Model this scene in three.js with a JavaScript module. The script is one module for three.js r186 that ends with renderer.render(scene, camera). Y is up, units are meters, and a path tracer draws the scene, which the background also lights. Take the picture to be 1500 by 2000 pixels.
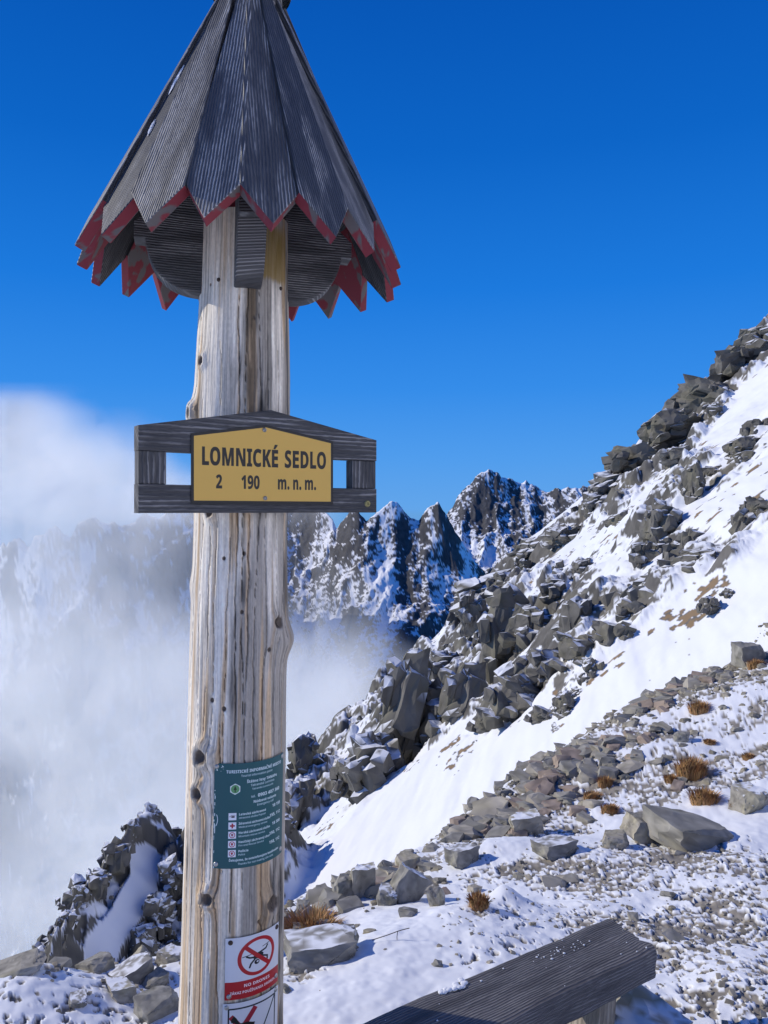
import * as THREE from 'three';
import { ConvexGeometry } from 'three/addons/geometries/ConvexGeometry.js';
import { TessellateModifier } from 'three/addons/modifiers/TessellateModifier.js';
import { mergeGeometries, toCreasedNormals } from 'three/addons/utils/BufferGeometryUtils.js';

// ---------------------------------------------------------------- camera, sky, sun, exposure
const scene = new THREE.Scene();
const EYE = 1.6;                                            // all heights below are metres above the eye; the eye is at the origin
const camera = new THREE.PerspectiveCamera(67.3, 0.75, 0.05, 9000);
camera.position.set(0, 0, 0);
camera.lookAt(0, 0, -1);
const renderer = new THREE.WebGLRenderer({ antialias: true });
renderer.toneMapping = THREE.LinearToneMapping;
renderer.toneMappingExposure = 1.02;
renderer.shadowMap.enabled = true;
const SUN_EL = 27 * Math.PI / 180, SUN_BACK = 14 * Math.PI / 180;
const SUN = new THREE.Vector3(-Math.cos(SUN_EL) * Math.cos(SUN_BACK), Math.sin(SUN_EL), -Math.cos(SUN_EL) * Math.sin(SUN_BACK));
{
  const W = 1024, H = 512, data = new Float32Array(W * H * 4);
  // clear high-altitude air: deep blue overhead, paler towards the horizon
  const stops = [[-90, .13, .34, .66], [-4, .13, .37, .78], [0, .125, .375, .81], [4, .08, .33, .83], [9, .036, .26, .80], [16, .012, .19, .71], [25, .004, .127, .56], [35, .002, .088, .45], [60, .001, .045, .29], [90, .001, .036, .24]];
  for (let r = 0; r < H; r++) {
    const el = ((r + .5) / H - .5) * 180;
    let k = 0; while (k < stops.length - 2 && el > stops[k + 1][0]) k++;
    const a = stops[k], b = stops[k + 1], f = THREE.MathUtils.clamp((el - a[0]) / (b[0] - a[0]), 0, 1);
    for (let c = 0; c < W; c++) {
      const o = (r * W + c) * 4;
      for (let j = 0; j < 3; j++) data[o + j] = a[j + 1] + (b[j + 1] - a[j + 1]) * f;
      data[o + 3] = 1;
    }
  }
  const t = new THREE.DataTexture(data, W, H, THREE.RGBAFormat, THREE.FloatType);
  t.mapping = THREE.EquirectangularReflectionMapping; t.magFilter = THREE.LinearFilter; t.needsUpdate = true;
  scene.background = t; scene.environment = t;
}
const sun = new THREE.DirectionalLight(new THREE.Color(1, .93, .82), 3.55);
sun.position.copy(SUN).multiplyScalar(300);
sun.castShadow = true; sun.shadow.mapSize.set(4096, 4096);
Object.assign(sun.shadow.camera, { left: -120, right: 120, top: 120, bottom: -120, near: 1, far: 900 });
scene.add(sun, sun.target);

// ---------------------------------------------------------------- helpers
const F = 1503, { clamp, lerp } = THREE.MathUtils;
const sstep = (a, b, x) => { const t = clamp((x - a) / (b - a), 0, 1); return t * t * (3 - 2 * t); };
function rng(seed) { let s = seed | 0; return () => { s = (s + 0x6d2b79f5) | 0; let t = Math.imul(s ^ (s >>> 15), 1 | s); t = (t + Math.imul(t ^ (t >>> 7), 61 | t)) ^ t; return ((t ^ (t >>> 14)) >>> 0) / 4294967296; }; }
function hash(x, y, z = 0) { let h = Math.imul(x | 0, 374761393) + Math.imul(y | 0, 668265263) + Math.imul(z | 0, 2147483647 ^ 0x5bd1e995) | 0; h = Math.imul(h ^ (h >>> 13), 1274126177); h ^= h >>> 16; h = Math.imul(h, 0x85ebca6b); return ((h ^ (h >>> 13)) >>> 0) / 4294967296; }
const fade = (t) => t * t * t * (t * (t * 6 - 15) + 10);
function vn2(x, y, s = 0) { const i = Math.floor(x), j = Math.floor(y), u = fade(x - i), v = fade(y - j); return lerp(lerp(hash(i, j, s), hash(i + 1, j, s), u), lerp(hash(i, j + 1, s), hash(i + 1, j + 1, s), u), v) * 2 - 1; }
function vn3(x, y, z) {
  const i = Math.floor(x), j = Math.floor(y), k = Math.floor(z), u = fade(x - i), v = fade(y - j), w = fade(z - k), h = (a, b, c) => hash(i + a + (k + c) * 7919, j + b, k + c);
  return lerp(lerp(lerp(h(0, 0, 0), h(1, 0, 0), u), lerp(h(0, 1, 0), h(1, 1, 0), u), v), lerp(lerp(h(0, 0, 1), h(1, 0, 1), u), lerp(h(0, 1, 1), h(1, 1, 1), u), v), w) * 2 - 1;
}
function fbm2(x, y, n = 4, s = 0) { let a = .5, t = 0; for (let i = 0; i < n; i++) { t += a * vn2(x, y, s + i); const c = x * 1.62 - y * 1.18; y = x * 1.18 + y * 1.62; x = c; a *= .5; } return t; }
function fbm3(x, y, z, n = 4) { let a = .5, t = 0; for (let i = 0; i < n; i++) { t += a * vn3(x, y, z); x = x * 2.03 + 5.1; y = y * 2.03 + 1.7; z = z * 2.03 + 9.2; a *= .5; } return t; }
function ridged(x, y, n = 5, s = 0) { let a = .5, t = 0, p = 1; for (let i = 0; i < n; i++) { const r = 1 - Math.abs(vn2(x, y, s + i)); const q = r * r * p; t += a * q; p = clamp(q * 1.6, 0, 1); const c = x * 1.62 - y * 1.18; y = x * 1.18 + y * 1.62; x = c; a *= .5; } return t; }
// angular blocks: each cell carries a tilted slab; the highest slab shows
function blocks(x, y, cell, s) {
  x /= cell; y /= cell; const i = Math.floor(x), j = Math.floor(y); let best = -9;
  for (let a = -1; a <= 1; a++) for (let b = -1; b <= 1; b++) {
    const p = i + a, q = j + b, cx = p + hash(p, q, s), cy = q + hash(p, q, s + 1), dx = x - cx, dy = y - cy;
    const tx = hash(p, q, s + 2) * 1.5 - .75, ty = hash(p, q, s + 3) * 1.5 - .75, rot = hash(p, q, s + 5) * 6.28, c = Math.cos(rot), n = Math.sin(rot);
    const ex = Math.abs(dx * c + dy * n), ey = Math.abs(-dx * n + dy * c), over = Math.max(ex - .34, (ey - .46) * 1.1, (ex + ey) * .75 - .42, 0);
    const h = hash(p, q, s + 4) * .75 + tx * dx + ty * dy - over * 3.2;
    if (h > best) best = h;
  }
  return Math.max(best, -.4);
}
const taken = {};
function numbered(name) { const n = taken[name] = (taken[name] ?? -1) + 1; return n ? name + '_' + String(n).padStart(3, '0') : name; }
function put(o, name, label, category, group, kind) {
  o.name = numbered(name); scene.add(o);
  if (label) o.userData.label = label;
  if (category) o.userData.category = category;
  if (group) o.userData.group = group;
  if (kind) o.userData.kind = kind;
  return o;
}
function part(parent, name, geo, mat) { const m = new THREE.Mesh(geo, mat); m.name = name; parent.add(m); return m; }
function interp(tab, x) { let k = 0; if (x <= tab[0][0]) return tab[0][1]; while (k < tab.length - 2 && x > tab[k + 1][0]) k++; const a = tab[k], b = tab[k + 1]; return a[1] + (b[1] - a[1]) * clamp((x - a[0]) / (b[0] - a[0]), 0, 1); }
const ux = (px) => (px - 750) / F, ty = (py) => (1000 - py) / F;
const mat = (o) => new THREE.MeshStandardMaterial(o);

// ---------------------------------------------------------------- the shape of the ground (x to the right, d ahead, heights from the eye)
const slopeS = (x, d) => -5.62 + .86 * x - .0964 * d;                    // the long mountainside rising to the right
const onSlope = (px, py) => { const u = ux(px), d = 5.62 / Math.max(.02, .86 * u - .0964 - ty(py)); return [u * d, d]; };
const spurEnd = [[-.6, 17], [-.3, 22], [-.126, 35], [.033, 44], [.166, 50], [.279, 56], [.366, 62], [.5, 60], [.9, 60]];
// outcrops surveyed on the mountainside, drawn to a plan of 6 cm a cell
const PX0 = -14, PD0 = 6, PRES = .06, PW = 1100, PH = 1100, plan = new Float32Array(PW * PH);
{
  const cv = document.createElement('canvas'); cv.width = PW; cv.height = PH; const g = cv.getContext('2d');
  g.fillStyle = '#000'; g.fillRect(0, 0, PW, PH);
  const poly = (pts, v) => { g.fillStyle = v; g.beginPath(); pts.forEach(([a, b], i) => { const [x, d] = onSlope(a, b), X = (x - PX0) / PRES, Y = (d - PD0) / PRES; i ? g.lineTo(X, Y) : g.moveTo(X, Y); }); g.closePath(); g.fill(); };
  poly([[540, 1480], [620, 1440], [700, 1400], [745, 1330], [775, 1265], [830, 1265], [870, 1260], [880, 1210], [905, 1160], [950, 1130], [1000, 1105], [1040, 1130], [1090, 1110], [1140, 1120], [1170, 1170], [1230, 1150], [1290, 1160], [1310, 1190], [1230, 1240], [1200, 1290], [1140, 1330], [1100, 1340], [1070, 1370], [1010, 1410], [950, 1435], [890, 1440], [850, 1430], [800, 1450], [740, 1500], [690, 1540], [640, 1560], [600, 1590], [540, 1625]], '#fff');
  poly([[1005, 1170], [1050, 1130], [1075, 1140], [1045, 1195], [1010, 1205]], '#000');
  poly([[890, 1262], [962, 1196], [975, 1215], [930, 1255], [905, 1280]], '#000');
  poly([[960, 1330], [1010, 1290], [1060, 1290], [1040, 1330], [985, 1360]], '#222');
  poly([[1180, 1260], [1230, 1190], [1240, 1215], [1205, 1275]], '#000');
  poly([[640, 1500], [700, 1420], [715, 1440], [670, 1520]], '#222');
  poly([[1010, 1100], [1080, 1045], [1150, 975], [1165, 940], [1200, 900], [1260, 865], [1330, 800], [1400, 725], [1450, 680], [1510, 630], [1510, 690], [1450, 740], [1410, 800], [1370, 830], [1350, 880], [1340, 905], [1290, 930], [1250, 960], [1230, 1000], [1180, 1035], [1160, 1020], [1120, 1030], [1070, 1085], [1030, 1105]], '#fff');
  poly([[1340, 905], [1375, 900], [1395, 930], [1370, 980], [1330, 990], [1345, 1060], [1400, 1080], [1440, 1090], [1380, 1130], [1340, 1150], [1290, 1140], [1240, 1100], [1240, 1060], [1270, 1010], [1300, 970], [1335, 960]], '#fff');
  poly([[1400, 935], [1440, 880], [1510, 800], [1510, 900], [1460, 940], [1420, 955]], '#aaa');
  poly([[1400, 1085], [1440, 1040], [1510, 965], [1510, 1010], [1460, 1060], [1420, 1100]], '#ddd');
  poly([[1350, 1150], [1440, 1085], [1450, 1100], [1370, 1165]], '#ddd');
  poly([[1130, 1090], [1250, 1010], [1260, 1025], [1140, 1110]], '#666');
  poly([[560, 1700], [600, 1640], [700, 1560], [760, 1510], [810, 1480], [800, 1500], [700, 1600], [620, 1690]], '#444');
  const im = g.getImageData(0, 0, PW, PH).data; for (let i = 0; i < PW * PH; i++) plan[i] = im[i * 4] / 255;
  const tmp = new Float32Array(PW * PH), K = 6;
  for (let y = 0; y < PH; y++) for (let x = 0, a = 0; x < PW; x++) { a += plan[y * PW + x] - (x > 2 * K ? plan[y * PW + x - 2 * K - 1] : 0); if (x >= K) tmp[y * PW + x - K] = a / (2 * K + 1); }
  for (let x = 0; x < PW; x++) for (let y = 0, a = 0; y < PH; y++) { a += tmp[y * PW + x] - (y > 2 * K ? tmp[(y - 2 * K - 1) * PW + x] : 0); if (y >= K) plan[(y - K) * PW + x] = a / (2 * K + 1); }
}
function rockiness(x, d) {
  const wx = fbm2(x * .7, d * .7, 3, 31) * 1.1, wd = fbm2(x * .7, d * .5, 3, 41) * 1.6, X = (x + wx - PX0) / PRES, Y = (d + wd - PD0) / PRES, i = Math.floor(X), j = Math.floor(Y);
  if (i < 0 || j < 0 || i >= PW - 1 || j >= PH - 1) return x > 26 && d > 4 ? clamp(fbm2(x * .05, d * .05, 3, 8) * 3, 0, 1) : 0;
  return plan[j * PW + i];
}
const planAt = (x, d) => { const i = Math.floor((x - PX0) / PRES), j = Math.floor((d - PD0) / PRES); return i < 0 || j < 0 || i >= PW || j >= PH ? 0 : plan[j * PW + i]; };
// trodden saddle: a thin-plate surface through surveyed points (x, d, height)
const tps = (() => {
  const P = [[-1.65, 3.3, -1.98], [-.93, 3.6, -2.04], [-.53, 4.2, -2.1], [.18, 5.5, -2.36], [1.16, 7, -2.36], [2.55, 8.5, -2.2], [4.3, 10, -2.06], [5.5, 11, -1.94], [-.37, 2, -1.62], [1.2, 2.3, -1.58], [2.02, 4.9, -2.1], [.6, 3.6, -1.85], [3.4, 6, -1.9], [0, 0, -1.6], [-2, 1, -1.8], [3, 0, -1.35], [6, 5, -.9], [0, -5, -1.6], [5, -5, -.9], [-1.3, 2.6, -1.78], [9, 9, .6], [-4, -5, -2.2]];
  const n = P.length, N = n + 3, A = [], U = (r) => r < 1e-9 ? 0 : r * r * Math.log(r);
  for (let i = 0; i < N; i++) A.push(new Float64Array(N + 1));
  for (let i = 0; i < n; i++) { for (let j = 0; j < n; j++) A[i][j] = U(Math.hypot(P[i][0] - P[j][0], P[i][1] - P[j][1])) + (i === j ? .15 : 0); [1, P[i][0], P[i][1]].forEach((v, k) => { A[i][n + k] = v; A[n + k][i] = v; }); A[i][N] = P[i][2]; }
  for (let c = 0; c < N; c++) { let p = c; for (let r = c; r < N; r++) if (Math.abs(A[r][c]) > Math.abs(A[p][c])) p = r; [A[c], A[p]] = [A[p], A[c]]; for (let r = 0; r < N; r++) if (r !== c) { const f = A[r][c] / A[c][c]; if (f) for (let k = c; k <= N; k++) A[r][k] -= f * A[c][k]; } }
  const w = A.map((r, i) => r[N] / r[i]);
  return (x, d) => { let s = w[n] + w[n + 1] * x + w[n + 2] * d; for (let i = 0; i < n; i++) s += w[i] * U(Math.hypot(x - P[i][0], d - P[i][1])); return s; };
})();
const brink = [[-9, -9], [-4, -4], [-3, 1.6], [-1.65, 3.35], [-.93, 3.7], [-.53, 4.3], [.18, 5.6], [1.16, 7.1], [2.55, 8.6], [4.3, 10.1], [5.5, 11.1], [9, 14], [30, 20]];
// a rock spur below the saddle on the left, as a crest line (x, d, height)
const spur = [[-5.66, 13, -7.75], [-6.0, 15, -7.45], [-5.75, 16.5, -7.2], [-5.5, 18, -7.2], [-5.0, 19, -8.3], [-4.45, 17.5, -7.5], [-3.0, 18.5, -7.6], [-2.2, 20, -8.0]];
function spurHeight(x, d) {
  let best = -9999;
  for (let k = 0; k < spur.length - 1; k++) {
    const a = spur[k], b = spur[k + 1], ex = b[0] - a[0], ed = b[1] - a[1], t = clamp(((x - a[0]) * ex + (d - a[1]) * ed) / (ex * ex + ed * ed), 0, 1);
    const qx = x - a[0] - ex * t, qd = d - a[1] - ed * t, r = Math.hypot(qx, qd), h = a[2] + (b[2] - a[2]) * t - r * (qd > 0 || qx < 0 ? 2.2 : .95) ;
    if (h > best) best = h;
  }
  return best;
}
// wind-packed mounds on the saddle: x, d, radius, height
const mounds = [[-1.3, 2.75, .36, .15], [-.75, 3.25, .25, .08], [.565, 3.62, .1, .075], [.66, 3.6, .16, .03], [.42, 3.35, .3, .05], [.1, 3.2, .5, .06], [1.9, 4.1, .5, .07], [2.5, 5.2, .8, .12], [1.35, 4.6, .5, .08], [2.2, 6.6, .8, .12], [3.6, 7.6, 1.1, .16], [3.2, 5.8, .5, .1], [.75, 4.9, .35, .08], [1.3, 2.55, .35, .05]];
const smax = (a, b, k) => { const h = clamp(.5 + .5 * (a - b) / k, 0, 1); return lerp(b, a, h) + k * h * (1 - h); };
function platform(x, d) {
  const e = d - interp(brink, x);
  let h = tps(clamp(x, -5, 10), clamp(d, -6, 14));
  if (e > -.4) h -= .75 * (e + .4) * (e + .4) / (e + 1.0);
  for (const [mx, md, r, a] of mounds) { const q = ((x - mx) ** 2 + (d - md) ** 2) / (r * r); if (q < 6) h += a * Math.exp(-q * 1.3); }
  return h;
}
function coarse(x, d) {
  const R = Math.hypot(x, d), u = d > 1 ? x / d : x >= 0 ? .9 : -.6;
  let s = slopeS(x, d) + fbm2(x * .12, d * .12, 3, 3) * .9 * sstep(8, 25, R);
  const over = d - interp(spurEnd, u); if (over > 0) s -= over * over / (over + 6) * 1.6;
  if (x < -12) s += (x + 12) * .3;
  s = Math.max(s, -420 + fbm2(x * .02, d * .02, 3, 5) * 20);
  s = smax(s, spurHeight(x, d), .5);
  return R < 45 ? smax(platform(x, d), s, .25) : s;
}
// trodden gravel: where the wind and boots have bared the ground (0 snow .. 1 bare)
const bareSpots = [[1.55, 4.05, .95, .5, 1], [1.15, 3.2, .75, .35, .95], [2.0, 3.3, .9, .5, .9], [1.5, 2.6, .7, .3, .8], [.75, 4.2, .45, .25, .9], [2.6, 5.9, 1.0, .45, .9], [1.6, 6.3, .9, .5, 1], [3.2, 7.9, 1.4, .7, 1], [.7, 5.6, .8, .45, 1], [0, 4.8, .5, .4, .9], [4.4, 9.4, 1.2, .8, 1], [1.9, 7.6, 1, .7, 1], [2.4, 2.4, 1, .4, .7], [-.35, 2.9, .3, .2, .7], [4, 4, 1.6, .8, .7], [3.5, 2, 1.5, .8, .6], [2.9, 6.9, .9, .3, .9]];
function bareness(x, d) {
  let b = 0; const wx = x + fbm2(x * 1.7, d * 1.7, 3, 71) * .5, wd = d + fbm2(x * 1.7, d * 1.7, 3, 81) * .4;
  for (const [sx, sd, rx, rd, a] of bareSpots) { const q = ((wx - sx) / rx) ** 2 + ((wd - sd) / rd) ** 2; if (q < 4) b = Math.max(b, a * (1 - q / 2.2)); }
  const e = d - interp(brink, x); if (x > -3 && x < 7) b = Math.max(b, .62 - Math.abs(e + .6) * .5);
  return clamp(b, 0, 1) * lerp(.68, 1, sstep(-.22, .22, fbm2(x * .9 + 5, d * .9, 2, 88)));
}
function ground(x, d, out) {
  const R = Math.hypot(x, d); let h = coarse(x, d), rock = 0, bare = 0;
  const near = 1 - sstep(10, 16, R), e = d - interp(brink, x);
  const far = sstep(9, 13, R) * (e > .5 || x > 8 ? 1 : 0);
  if (near > 0 && h > -4) {
    bare = bareness(x, d) * near;
    h += near * (fbm2(x * 1.1, d * 1.1, 3, 11) * .07 + fbm2(x * 5, d * 5, 3, 12) * .018);
    const fleck = .5 * fbm2(x * 6, d * 6, 3, 13) + .95 * fbm2(x * 38, d * 38, 3, 14);
    const soil = sstep(.54, .64, bare * .76 + fleck * .7);                       // soil shows through the snow in flecks
    const lump = Math.max(0, blocks(x, d, .06, 100)) * .009 + Math.max(0, blocks(x, d, .026, 110)) * .007;
    h += near * (soil * lump * (.4 + bare) + (1 - soil) * (.012 + .006 * fbm2(x * 22, d * 22, 2, 15) + bare * .02 * Math.max(0, fbm2(x * 14, d * 14, 3, 16))));
    if (out) out.soil = soil;
  } else if (out) out.soil = 0;
  if (far > 0) {
    rock = rockiness(x, d) * far;
    const sp = sstep(-1.6, .3, spurHeight(x, d) - slopeS(x, d) - .6) * (x < -1.4 && d > 11.5 ? 1 : 0);
    if (sp > 0) { const gully = Math.abs(x + 5.16 + (16.5 - d) * .08 + vn2(d * 1.3, 1, 5) * .12) < .3 + .1 * vn2(d, 3, 6) && d < 17.4; rock = Math.max(rock, gully ? 0 : sp); }
    const bandy = fbm2(x * 1.5 + d * .4, d * .35, 3, 91);
    const rough = rock > .02 ? rock * (1.5 * blocks(x, d, 2.6, 200) + .75 * blocks(x + 3, d, 1.05, 210) + .4 * blocks(x, d + 7, .42, 220) + .4 * bandy + .5 * ridged(x * .8 + d * .2, d * .35, 3, 95) - .2) : 0;
    h += rough * .52 * (R < 25 ? .7 : 1) + far * (fbm2(x * .5 + d * .1, d * .22, 3, 17) * .16 + fbm2((x - d * .25) * 2.2, d * .5, 3, 18) * .06 + fbm2((x - d * .2) * 1.1, d * 3.2, 3, 19) * .03);
  }
  if (out) { out.rock = rock; out.bare = bare; }
  return h;
}
const hit = (px, py, from = 1.7) => {                                        // where a line of sight meets the ground
  const u = ux(px), t = ty(py); let d = from;
  for (; d < 90; d *= 1.004) if (ground(u * d, d) >= t * d) break;
  return [u * d, d];
};

// ---------------------------------------------------------------- ground meshes: rings round the standing point, finer where it is near
const SNOW = [.80, .82, .85], azimuths = (() => {
  const a = []; for (let i = 0; i <= 640; i++) a.push(-30.5 + 61 * i / 640);
  for (let s = .4, v = 30.9; v < 180; s = Math.min(s * 1.25, 8), v += s) a.push(v);
  const left = []; for (let s = .4, v = -30.9; v > -180; s = Math.min(s * 1.25, 8), v -= s) left.push(v);
  return [...left.reverse(), ...a].map((v) => v * Math.PI / 180);
})();
function ringMesh(radii, name, material, close) {
  const nA = azimuths.length, nR = radii.length, n = nA * nR, pos = new Float32Array(n * 3), col = new Float32Array(n * 3), info = new Float32Array(n * 3), o = {};
  for (let r = 0, k = 0; r < nR; r++) for (let a = 0; a < nA; a++, k++) {
    const x = Math.sin(azimuths[a]) * radii[r], d = Math.cos(azimuths[a]) * radii[r];
    pos[k * 3] = x; pos[k * 3 + 1] = ground(x, d, o); pos[k * 3 + 2] = -d; info[k * 3] = o.rock; info[k * 3 + 1] = o.soil; info[k * 3 + 2] = o.bare;
  }
  const idx = new Uint32Array((nR - 1) * nA * 6); let q = 0;
  for (let r = 0; r < nR - 1; r++) for (let a = 0; a < nA; a++) { const b = (a + 1) % nA, A = r * nA + a, B = r * nA + b, C = A + nA, D = B + nA; idx.set([A, B, C, B, D, C], q); q += 6; }
  const g = new THREE.BufferGeometry(); g.setAttribute('position', new THREE.BufferAttribute(pos, 3)); g.setIndex(new THREE.BufferAttribute(idx, 1)); g.computeVertexNormals();
  const nrm = g.attributes.normal.array;
  for (let k = 0; k < n; k++) {
    const x = pos[k * 3], y = pos[k * 3 + 1], d = -pos[k * 3 + 2], rock = info[k * 3], soil = info[k * 3 + 1], ny = nrm[k * 3 + 1];
    let c = SNOW;
    if (soil > .02) {
      const t = fbm2(x * 6, d * 6, 3, 61), f = fbm2(x * 30, d * 30, 2, 62), v = .8 + .55 * f + .3 * t;
      const dirt = [.31 * v, .28 * v, .235 * v]; c = dirt.map((s, i) => lerp(SNOW[i], s, sstep(.25, .7, soil)));
    }
    const steep = Math.hypot(x, d) > 12 ? sstep(.5, .36, ny) : 0;
    if (rock > .05 || steep > 0) {
      // snow lies on ledges; steep faces are bare rock, speckled with lichen
      const facet = fbm2(x * .9, d * .9, 3, 63), fine = fbm2(x * 5, (d + y) * 5, 3, 64), keep = ny - .72 - facet * .35 - fine * .5 + (1 - rock) * .5 - steep;
      const bare = 1 - sstep(-.02, .06, keep);
      const lich = sstep(.0, .4, fbm2(x * .6 + 7, y * .8, 3, 65)), v = .75 + .5 * fine + .25 * facet;
      const stone = [lerp(.14, .18, lich) * v, lerp(.132, .168, lich) * v, lerp(.118, .132, lich) * v];
      c = c.map((s, i) => lerp(s, stone[i], bare));
    } else if (soil < .02 && Math.hypot(x, d) > 12) {
      const near = Math.max(planAt(x + .9, d + 1.5), planAt(x - .9, d - 1.6));
      if (near > .25) { const g1 = fbm2(x * 1.9, d * 1.3, 3, 66) + .7 * fbm2(x * 9, d * 5, 2, 67); if (g1 > .42) c = g1 > .5 ? [.24, .165, .09] : [.13, .125, .115]; }
    }
    col.set(c, k * 3);
  }
  g.setAttribute('color', new THREE.BufferAttribute(col, 3));
  const m = new THREE.Mesh(g, material); m.castShadow = m.receiveShadow = true;
  return put(m, name, null, null, null, 'structure');
}
const radiiNear = [.3, .8, 1.2, 1.5]; { let t = 1 / 1.7; const t1 = 1 / 13.6; const n = 430; for (let i = 0; i <= n; i++) radiiNear.push(1 / lerp(t, t1, Math.pow(i / n, .92))); }
const radiiFar = [radiiNear[radiiNear.length - 1]]; while (radiiFar[radiiFar.length - 1] < 72) radiiFar.push(radiiFar[radiiFar.length - 1] * 1.0038); for (let r = 80; r < 260; r *= 1.12) radiiFar.push(r);
const groundMat = mat({ vertexColors: true, roughness: .92 });
ringMesh(radiiNear, 'saddle_ground', groundMat).userData.label = 'trodden snow and gravel of the saddle';
ringMesh(radiiFar, 'mountain_slope', groundMat).userData.label = 'steep snowy mountainside with dark rock bands';

// ---------------------------------------------------------------- far mountains
function farRange(name, label, u0, u1, nU, dNear, dRidge, nD, skyline, floorT, seed, relief, snowBias) {
  const n = nU * nD, pos = new Float32Array(n * 3), col = new Float32Array(n * 3);
  for (let j = 0, k = 0; j < nD; j++) for (let i = 0; i < nU; i++, k++) {
    const u = lerp(u0, u1, i / (nU - 1)), s = j / (nD - 1) * 1.12, px = u * F + 750;
    const dr = dRidge * (1 + .1 * vn2(u * 7, 1, seed));
    const d = s <= 1 ? lerp(dNear, dr, s) : dr * (1 + (s - 1) * 1.2), x = u * d;
    let soft = 0; for (let q = -3; q <= 3; q++) soft += interp(skyline, px + q * 24) / 7;                 // the faces below follow the broad shape, the crest keeps its teeth
    const top = ty(lerp(soft + 6, interp(skyline, px), sstep(.88, 1, s))) * dr, low = floorT * dNear;
    const prof = s <= 1 ? .16 * Math.min(s / .45, 1) + .84 * Math.pow(clamp((s - .36) / .64, 0, 1), 1.5) : 1 - (s - 1) * 3.2;
    const K = 1 / 170, w = fbm2(x * K * .8, d * K * .8, 3, seed + 9) * .8;
    const rd = ridged(x * K * 1.1 + w, d * K * .8 + w, 5, seed) - .42, fine = ridged(x * .018, d * .011, 4, seed + 20) - .4, tiny = fbm2(x * .06, d * .045, 4, seed + 30);
    const amp = s < 1 ? sstep(0, .25, s) * (1 - .72 * sstep(.75, 1, s)) : .28;
    pos[k * 3] = x; pos[k * 3 + 1] = low + (top - low) * prof + relief * (rd * .55 * amp + fine * .5 * (.25 + amp) + tiny * .2); pos[k * 3 + 2] = -d;
  }
  const idx = []; for (let j = 0; j < nD - 1; j++) for (let i = 0; i < nU - 1; i++) { const A = j * nU + i, C = A + nU; idx.push(A, A + 1, C, A + 1, C + 1, C); }
  const g = new THREE.BufferGeometry(); g.setAttribute('position', new THREE.BufferAttribute(pos, 3)); g.setIndex(idx); g.computeVertexNormals();
  const nr = g.attributes.normal.array;
  for (let k = 0; k < n; k++) {
    const x = pos[k * 3], y = pos[k * 3 + 1], z = pos[k * 3 + 2], f = fbm2(x * .03, (z + y) * .03, 4, seed + 40), f2 = fbm2(x * .16, (y * 1.5 - z) * .12, 3, seed + 45), c2 = fbm2(x * .006, z * .006, 2, seed + 41);
    const apron = sstep(.5, .36, Math.floor(k / nU) / (nD - 1) * 1.12);
    const keep = nr[k * 3 + 1] - .60 + snowBias + .3 * apron - f * .6 - f2 * .55 - c2 * .5, b = 1 - sstep(-.04, .05, keep), v = .8 + f2 * .5;
    col.set([lerp(.84, .085 * v, b), lerp(.86, .085 * v, b), lerp(.9, .09 * v, b)], k * 3);
  }
  g.setAttribute('color', new THREE.BufferAttribute(col, 3));
  const m = new THREE.Mesh(g, mat({ vertexColors: true, roughness: .95 })); m.castShadow = m.receiveShadow = true;
  put(m, name, label, null, null, 'structure');
}
farRange('mountain', 'snowy rock peak with pointed summit far behind the valley', -.12, .42, 460, 1500, 2500, 300, [[560, 1030], [780, 1030], [820, 1020], [868, 1008], [885, 985], [905, 955], [930, 928], [955, 918], [975, 926], [990, 938], [1010, 946], [1028, 938], [1045, 945], [1062, 960], [1090, 950], [1110, 957], [1150, 953], [1180, 965], [1250, 985], [1400, 1010]], -.24, 300, 56, -.05);
farRange('mountain', 'jagged dark rock buttresses dusted with snow above the cloud', -.26, .2, 420, 1020, 1650, 260, [[340, 985], [480, 975], [560, 985], [600, 990], [638, 1002], [650, 1012], [657, 1028], [668, 1022], [685, 998], [700, 1003], [715, 1018], [735, 998], [760, 984], [785, 992], [800, 1006], [818, 1010], [835, 995], [856, 983], [866, 1000], [878, 1022], [900, 1060], [940, 1115], [1000, 1170], [1060, 1210]], -.31, 400, 42, -.2);
farRange('mountain', 'mist-veiled snowy ridge behind the cloud', -.75, -.14, 260, 500, 1350, 170, [[-400, 1130], [-100, 1090], [0, 1062], [60, 1050], [110, 1042], [160, 1025], [210, 1008], [240, 1012], [285, 992], [310, 1000], [340, 985], [380, 978], [450, 970], [520, 990], [560, 1040]], -1.3, 500, 80, .0);

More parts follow.
